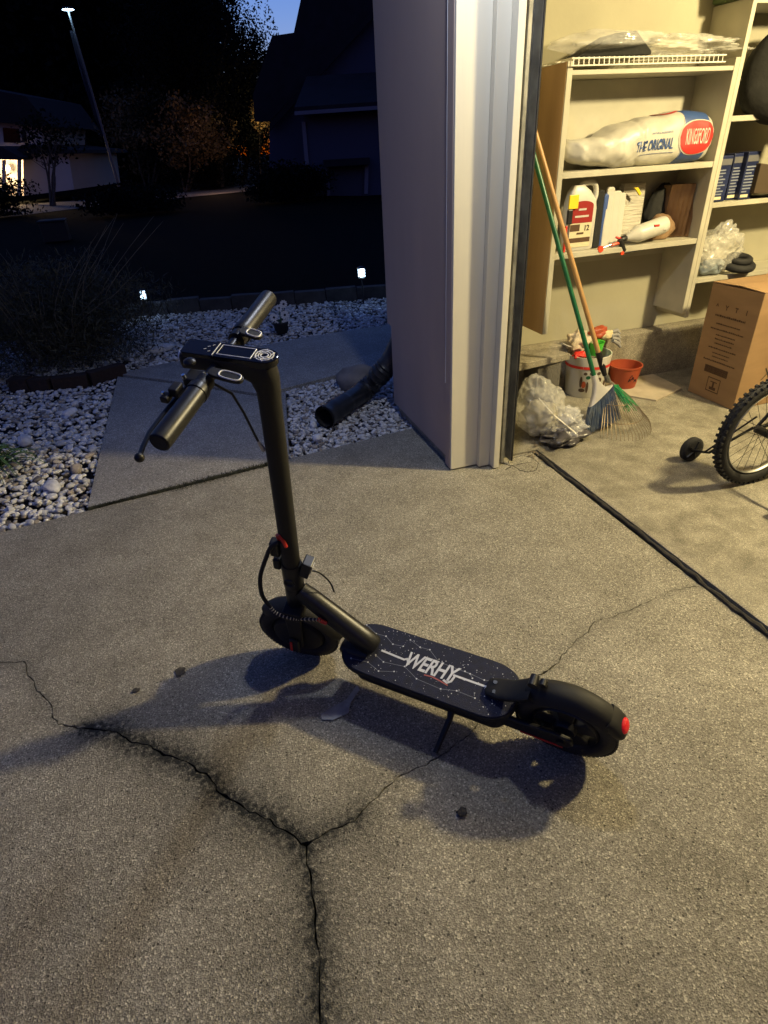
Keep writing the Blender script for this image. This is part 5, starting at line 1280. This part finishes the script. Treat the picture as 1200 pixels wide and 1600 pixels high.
def stake(u, v, h, label):
    b = G(u, v); e = empty('stake_light', b, label, 'stake light', 'solar stake lights at the lawn edge')
    MB().tube([b, b + Vector((0, 0, h - .05))], .008, 8).build('stake', M['black'], e, smooth=True)
    c = b + Vector((0, 0, h))
    for dx, dy in ((-1, -1), (1, -1), (1, 1), (-1, 1)): MB().box((c.x + dx * .029 - .003, c.y + dy * .029 - .003, c.z - .05), (c.x + dx * .029 + .003, c.y + dy * .029 + .003, c.z + .035)).build('cage_post', M['black'], e)
    MB().box((c.x - .026, c.y - .026, c.z - .042), (c.x + .026, c.y + .026, c.z + .028)).build('lens', M['led'], e)
    for z in (-.046, -.022, .004, .030): MB().torus((c.x, c.y, c.z + z), (1, 1, 0), (-1, 1, 0), (0, 0, 1), .0275, .0022, 4, 5).build('cage_bar', M['black'], e)
    MB().lathe([(.050, 0), (.046, .006), (.020, .016), (0, .018)], 4, Matrix.Translation(c + Vector((0, 0, .036))) @ Matrix.Rotation(PI / 4, 4, 'Z')).build('solar_cap', M['black'], e)
    MB().lathe([(.020, -.012), (.038, 0)], 12, Matrix.Translation(c - Vector((0, 0, .050)))).build('collar', M['black'], e)
    lamp('stake_glow', c + Vector((0, 0, -.0)) - HD * .07, .75, (.40, .62, 1.0), .03)
stake(232, 494, .215, 'cool white solar stake light left of the scooter handlebar')
stake(568, 474, .30, 'cool white solar stake light close to the garage wall')
# daisy ornament
dz = G(441, 520); de_ = empty('daisy_pot', dz, 'dark little pot with white daisies standing on the pebbles behind the far grip', 'flower pot')
MB().lathe([(.045, 0), (.06, .03), (.07, .09), (.064, .10), (.04, .092), (0, .09)], 24, Matrix.Translation(dz), cap=False).build('pot', M['blackm'], de_, smooth=True)
for (u, v, r_) in ((446, 505, .038), (428, 496, .036), (445, 492, .040), (443, 475, .034), (436, 481, .030), (432, 505, .020)):
    c = onY(u, v, dz.y - .03); nrm = (CAMP - c).normalized(); sx = nrm.cross(Vector((0, 0, 1))).normalized(); sy = sx.cross(nrm)
    st_ = MB().tube([dz + Vector((0, 0, .09)), dz.lerp(c, .6) + Vector((0, .0, .05)), c], .003, 5).build('stem', M['blade'], de_)
    for k in range(10):
        a = 2 * PI * k / 10; dd = sx * math.cos(a) + sy * math.sin(a); tt = -sx * math.sin(a) + sy * math.cos(a)
        MB().add([c + dd * r_ * .28 - tt * r_ * .08, c + dd * r_ * .8 - tt * r_ * .22, c + dd * r_ + nrm * .004, c + dd * r_ * .8 + tt * r_ * .22, c + dd * r_ * .28 + tt * r_ * .08], [(0, 1, 2, 3, 4)]).build('petal', M['daisy'], st_)
    MB().ball(c + nrm * .003, r_ * .26, 8, 5).build('flower_centre', M['black'], st_)
# dark shrub with bare twigs, ringed by bricks
sc_ = G(75, 575); sc_.z = 0; shc = Vector((G(92, 590).x, G(92, 590).y + .42, 0))
sh = empty('shrub', shc, 'wide dark evergreen shrub with bare dry twigs in the gravel bed', 'shrub')
def leaves(n, centre, rad, size, rnd, aspect=3.0, droop=0, clumps=60, cs=.22, lim=1.5):
    V = np.empty((n * 4, 3)); cl_ = [Vector((rnd.gauss(0, .42), rnd.gauss(0, .42), rnd.gauss(0, .42))) for _ in range(clumps)]
    for i in range(n):
        c = rnd.choice(cl_); p = Vector((c.x + rnd.gauss(0, cs), c.y + rnd.gauss(0, cs), c.z + rnd.gauss(0, cs)))
        if p.length > lim: p *= rnd.uniform(.5, lim) / p.length
        p = Vector((p.x * rad[0], p.y * rad[1], p.z * rad[2])) + centre
        d = Vector((rnd.gauss(0, 1), rnd.gauss(0, 1), rnd.gauss(0, 1) + droop)).normalized(); e = d.cross(Vector((rnd.gauss(0, 1), rnd.gauss(0, 1), rnd.gauss(0, 1)))).normalized()
        s_ = size * rnd.uniform(.6, 1.4); w_ = s_ / aspect
        V[i * 4:i * 4 + 4] = [p - d * s_ * .5, p + e * w_ * .5, p + d * s_ * .5, p - e * w_ * .5]
    return V
def leafobj(name, V, m, par):
    loc = MW[par.name].translation; V = V - np.array(loc[:])[None]; V[:, 2] = np.maximum(V[:, 2], -loc.z + .01)
    F = np.arange(len(V)).reshape(-1, 4); me = bpy.data.meshes.new(name); me.vertices.add(len(V)); me.vertices.foreach_set('co', V.astype(np.float32).ravel())
    me.loops.add(F.size); me.loops.foreach_set('vertex_index', F.astype(np.int32).ravel()); me.polygons.add(len(F)); me.polygons.foreach_set('loop_start', np.arange(0, F.size, 4, dtype=np.int32)); me.update(); me.materials.append(m)
    o = bpy.data.objects.new(name, me); COL.objects.link(o); o.parent = par; o['kind'] = 'stuff'; return o
rnd = random.Random(21)
leafobj('foliage', leaves(30000, shc + Vector((0, 0, .30)), (.72, .50, .36), .052, rnd, 8, .8, 80, .24), M['leafd'], sh)
for i in range(46):
    a = rnd.uniform(0, 2 * PI); r0 = rnd.uniform(0, .35); b = shc + Vector((r0 * math.cos(a), r0 * math.sin(a), .1)); o_ = rnd.uniform(.2, .75); H_ = rnd.uniform(.5, .90)
    MB().tube(catmull([b, b + Vector((o_ * .3 * math.cos(a), o_ * .3 * math.sin(a), H_ * .5)), b + Vector((o_ * math.cos(a + .2), o_ * math.sin(a + .2), H_))], 4), [.004 - .003 * k / 8 for k in range(9)], 4).build('twig', M['twig'], sh)
be_ = empty('brick_ring', shc, 'ring of dark bricks set round the foot of the shrub', 'brick edging')
pr_ = [g2(20, 606), g2(84, 606), g2(140, 598), g2(196, 582)]
for a, b in zip(pr_[:-1], pr_[1:]): run(a, b, .21, 'brick', M['brick'], be_, h=.075, wd=.09, jit=.008)
# strap-leaved plant at the left edge
pc_ = G(-8, 742); sp_ = empty('grassy_plant', pc_, 'small green strap-leaved plant in the pebbles at the left edge', 'plant')
rnd = random.Random(31)
for i in range(85):
    a = rnd.uniform(0, 2 * PI); L_ = rnd.uniform(.12, .27); h_ = rnd.uniform(.03, .11); w_ = rnd.uniform(.004, .007); u = Vector((math.cos(a), math.sin(a), 0)); t_ = Vector((-u.y, u.x, 0)); vs = []; b = pc_ + u * rnd.uniform(0, .04)
    for k in range(6):
        f = k / 5; c = b + u * L_ * f + Vector((0, 0, .02 + h_ * 4 * f * (1 - f) + .012)); ww = w_ * (1 - f ** 2.5) + .0004; vs += [c - t_ * ww, c + Vector((0, 0, -ww * .6)), c + t_ * ww]
    MB().add(vs, [q for k in range(5) for q in ((3 * k, 3 * k + 1, 3 * k + 4, 3 * k + 3), (3 * k + 1, 3 * k + 2, 3 * k + 5, 3 * k + 4))]).build('leaf', M['blade'], sp_)

# ================================================================ BEYOND
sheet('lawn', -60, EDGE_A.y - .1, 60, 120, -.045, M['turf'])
rd = MB().add([(p.x, p.y, -.035) for p in [G(*q, -.035) for q in ((-700, 420), (20, 338), (150, 322), (262, 311), (405, 297), (900, 262), (900, 252), (400, 288), (262, 298), (140, 312), (-700, 372))]], [(0, 1, 2, 3, 4, 5, 6, 7, 8, 9, 10)])
rd.build('street', M['asphalt'])['kind'] = 'structure'
# grass tufts near the edging
rnd = random.Random(77); V = np.empty((26000 * 4, 3))
for i in range(26000):
    x = rnd.uniform(-3.4, 4.0); y = EDGE_A.y + .02 + 5 * rnd.random() ** 1.7 - .12 * x * 0
    a = rnd.uniform(0, 6.3); u = Vector((math.cos(a), math.sin(a), 0)) * .004; h_ = rnd.uniform(.02, .055); ln = Vector((rnd.gauss(0, .015), rnd.gauss(0, .015), h_)); p = Vector((x, y, -.045))
    V[i * 4:i * 4 + 4] = [p - u, p + u, p + ln + u * .2, p + ln - u * .2]
lw = empty('x', (0, 0, 0), 'x', 'x'); lw_o = leafobj('lawn_grass', V, M['turf'], lw); lw_o.parent = None; bpy.data.objects.remove(lw)
tag(lw_o, 'short dark lawn grass beyond the edging blocks', 'grass', kind='stuff')
# a far thing traced at its own distance: outline pixels, distance, thickness
def block(name, px, dist, th, m, par, bev=0):
    pts = [far(u, v, dist) for u, v in px]
    return MB().prism(pts, HD * th).build(name, m, par, bevel=bev)
# neighbour's house on the right
D1 = 22.5
nh = empty('house', far(540, 306, D1), 'dark blue two-storey house with steep roof, behind the garage wall', 'house')
block('gable_wall', [(421, 306), (421, 205), (590, 20), (760, -165), (760, 306)], D1 + 3.2, 8, M['navyhouse'], nh)
block('main_roof', [(395, 148), (425, 56), (459, 51), (474, -20), (520, -160), (770, -160), (590, 12), (421, 190), (398, 190)], D1 + 2.9, .28, M['roof'], nh)
block('rake_board', [(421, 205), (421, 192), (590, 8), (760, -180), (760, -165), (590, 20)], D1 + 2.72, .15, M['roof'], nh)
block('wing_wall', [(474, 306), (474, 178), (760, 160), (760, 306)], D1, 3.0, M['navyhouse'], nh)
mb = MB(); a, b, c, d = far(461, 176, D1 - .55), far(770, 155, D1 - .55), far(770, 110, D1 + 2.6), far(480, 127, D1 + 2.6)
mb.prism([a, b, c, d], (0, 0, .14)).build('wing_roof', M['roof'], nh)
block('fascia', [(460, 180), (460, 174), (770, 153), (770, 159)], D1 - .62, .06, M['houset'], nh)
block('corner_board', [(471, 190), (477, 190), (487, 306), (481, 306)], D1 - .08, .07, M['houset'], nh)
block('recess_door', [(509, 306), (511, 262), (574, 258), (573, 306)], D1 - .06, .05, mat('dim_door', (.05, .06, .085), .8), nh)
block('door_post', [(511, 306), (507, 262), (513, 261), (516, 306)], D1 - .16, .09, M['houset'], nh)
block('door_post', [(569, 303), (570, 258), (576, 258), (575, 303)], D1 - .16, .09, M['houset'], nh)
block('door_canopy', [(505, 261), (505, 250), (578, 246), (578, 257)], D1 - .6, .55, M['roof'], nh)
for i in range(7):
    v = 40 + i * 32
    block('siding_board', [(590, v + 18), (590, v + 21), (760, v + 9), (760, v + 6)], D1 + 3.17, .02, M['navyhouse'], nh)
# lit house on the left
D2 = 31
lh = empty('house', far(40, 305, D2), 'pale house with a warmly lit porch at the far left', 'house')
block('wall', [(38, 306), (36, 240), (106, 238), (116, 296)], D2, 6, M['housew'], lh)
block('upper_wall', [(-160, 240), (-160, 170), (66, 196), (66, 226), (36, 240)], D2 + 2.0, 5, M['housew'], lh)
block('porch_back_wall', [(-160, 310), (-160, 238), (36, 240), (37, 306)], D2 + 1.8, .3, M['housew'], lh)
block('porch_roof', [(-160, 250), (-160, 232), (0, 228), (32, 246), (30, 250), (0, 249)], D2 - 1.2, 2.8, M['roof'], lh)
block('roof', [(20, 240), (34, 226), (112, 234), (116, 240)], D2 - .4, 7, M['roof'], lh)
block('upper_roof', [(-180, 176), (-120, 120), (40, 150), (78, 198)], D2 + 1.5, 6, M['roof'], lh)
block('window', [(4, 199), (29, 201), (32, 223), (6, 222)], D2 + 1.95, .05, M['gloss'], lh)
block('shutter', [(32, 203), (39, 204), (42, 222), (35, 222)], D2 + 1.92, .05, M['blackm'], lh)
for u in (3, 27): block('porch_post', [(u, 306), (u, 250), (u + 4, 250), (u + 4, 306)], D2 - 1.1, .14, M['housew'], lh)
pb = far(11, 262, D2 + 1.3); MB().ball(pb, .13, 12, 8).build('porch_lantern', M['porch'], lh, smooth=True)
lamp('porch_light', pb - HD * .5, 330, (1.0, .66, .32), .15)
# flagpole with a solar light disc on top
D3 = 26; fb, ft = far(189, 300, D3), far(107, 18, D3); fb.z = -.04
fl = empty('flagpole', fb, 'tall leaning flagpole with a glowing light disc on top and a limp flag', 'flagpole')
MB().tube([fb, ft], [.055, .032], 12).build('pole', mat('flagpole_grey', (.12, .12, .125), .5), fl, smooth=True)
MB().lathe([(0, .06), (.16, .05), (.19, .02), (.19, -.01)], 24, Matrix.Translation(ft + Vector((0, 0, .06)))).build('solar_disc', M['blackm'], fl, smooth=True)
MB().lathe([(.185, -.012), (.05, -.018), (.05, -.022), (.185, -.016)], 24, Matrix.Translation(ft + Vector((0, 0, .06)))).build('light_ring', M['led'], fl)
lamp('flagpole_light', ft + Vector((0, 0, -.05)) - HD * .15, 13, (.45, .75, 1.0), .08)
pdv = (fb - ft).normalized(); mb = MB(); vs = []; fs = []
for j in range(19):
    c = ft + pdv * (.5 + j * .17)
    for i in range(7):
        wv = .04 + .028 * i * (.35 + .65 * math.sin(PI * min(1, (j + 2) / 18))); vs.append(c - RT * wv + HD * (.06 * math.sin(i * 2.2 + j * .25)))
for j in range(18):
    for i in range(6): a = j * 7 + i; fs.append((a, a + 1, a + 8, a + 7))
M['flag'] = mat('flag_cloth', (.02, .03, .07), .8, col2=(.07, .07, .09), vscale=1.2)
mb.add(vs, fs).build('flag', M['flag'], fl, smooth=True)
# trees
def tree(px, dist, crown, n, size, m, label, seed, trunks=1, tr=.16, group=None, name='tree', clumps=70, cs=.2, aspect=1.8):
    b = far(*px, dist); b.z = -.04; e = empty(name, b, label, 'tree', group); rnd = random.Random(seed)
    (u, v, ru, rv) = crown; c = far(u, v, dist); k = dist * 1.18 / FPX; rad = (ru * k, ru * k * .8, rv * k)
    for i in range(trunks):
        a = 2 * PI * i / trunks + rnd.random(); sp = rad[0] * (.35 if trunks > 1 else .05)
        t_ = c + Vector((sp * math.cos(a), sp * math.sin(a), -rad[2] * .1)); m_ = b.lerp(t_, .45) + Vector((rnd.gauss(0, .15), rnd.gauss(0, .15), 0))
        T_ = MB().tube(catmull([b + Vector((.08 * math.cos(a), .08 * math.sin(a), 0)) * (trunks > 1), m_, t_], 5), [tr * (1 - .06 * q) for q in range(11)], 8).build('trunk', M['bark'], e, smooth=True)
        for q in range(4):
            s0 = m_.lerp(t_, rnd.uniform(.1, .9)); MB().tube([s0, s0 + Vector((rnd.gauss(0, 1) * rad[0] * .4, rnd.gauss(0, 1) * rad[1] * .3, rnd.uniform(.2, .6) * rad[2]))], [tr * .4, tr * .12], 6).build('limb', M['bark'], T_)
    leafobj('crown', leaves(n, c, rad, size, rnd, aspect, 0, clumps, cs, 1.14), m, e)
tree((30, 280), 52, (-20, 60, 150, 140), 34000, .5, M['crown'], 'huge dark tree filling the sky above the lit house', 1, tr=.3, clumps=120, cs=.22)
tree((150, 280), 54, (140, 60, 120, 140), 34000, .5, M['crown'], 'tall black tree behind the flagpole', 2, tr=.3, clumps=120, cs=.22)
tree((290, 275), 50, (215, 95, 100, 130), 34000, .5, M['crown'], 'tall black tree left of the patch of blue sky', 3, tr=.3, clumps=120, cs=.22)
tree((345, 292), 34, (318, 150, 82, 140), 70000, .12, M['crown'], 'leafy dark tree whose edge shows against the blue sky', 4, tr=.22, clumps=110, cs=.13)
tree((380, 292), 36, (392, 160, 28, 62), 16000, .13, M['crown'], 'narrow dark tree beside the gable of the blue house', 6, tr=.14)
tree((230, 285), 33.5, (235, 200, 55, 42), 7000, .15, M['rust'], 'rusty brown leaved crepe myrtle to the right of the flagpole', 7, 4, .06, cs=.16)
tree((288, 284), 32, (295, 205, 48, 34), 6000, .15, M['rust'], 'rusty crepe myrtle nearest the lit strip of street', 8, 3, .06, cs=.16)
tree((405, 262), 33, (405, 181, 11, 17), 1100, .14, M['rust'], 'small tree glowing amber in lamplight beside the blue house', 9, 1, .05, cs=.25)
tree((80, 312), 27, (78, 215, 34, 26), 900, .14, M['crown'], 'thin bare branching tree in front of the pale house', 10, 5, .05, cs=.2)
lamp('street_lamp_light', far(408, 183, 32.2), 42, (1.0, .66, .26), .2)
lamp('street_lamp_light', far(335, 262, 29), 26, (1.0, .55, .32), .2)
lamp('street_lamp_light', far(300, 178, 30.5), 4, (1.0, .50, .25), .25)
def hedge(u, v, ru, rv, dist, n, label, seed):
    c = far(u, v, dist); e = empty('hedge', Vector((c.x, c.y, -.04)), label, 'hedge'); k = dist * 1.1 / FPX
    leafobj('foliage', leaves(n, c, (ru * k, ru * k * .6, rv * k), .12, random.Random(seed), 2, 0, 60, .3), M['crown'], e)
hedge(205, 316, 48, 16, 20, 5000, 'low black hedge between the lawn and the street', 41)
hedge(-25, 318, 50, 26, 22, 5000, 'dark hedge in front of the lit porch', 42)
hedge(455, 290, 42, 20, 21.5, 7000, 'dark hedge at the foot of the blue house', 43)
mbp = far(90, 372, 14); mbx = empty('utility_box', Vector((mbp.x, mbp.y, -.04)), 'small black utility box standing on the dark lawn', 'utility box')
MB().box((mbp.x - .25, mbp.y - .2, -.04), (mbp.x + .25, mbp.y + .2, mbp.z + .32)).build('cabinet', M['blackm'], mbx, bevel=.02)
MB().box((mbp.x - .27, mbp.y - .22, mbp.z + .321), (mbp.x + .27, mbp.y + .22, mbp.z + .36)).build('lid', M['blackm'], mbx, bevel=.01)
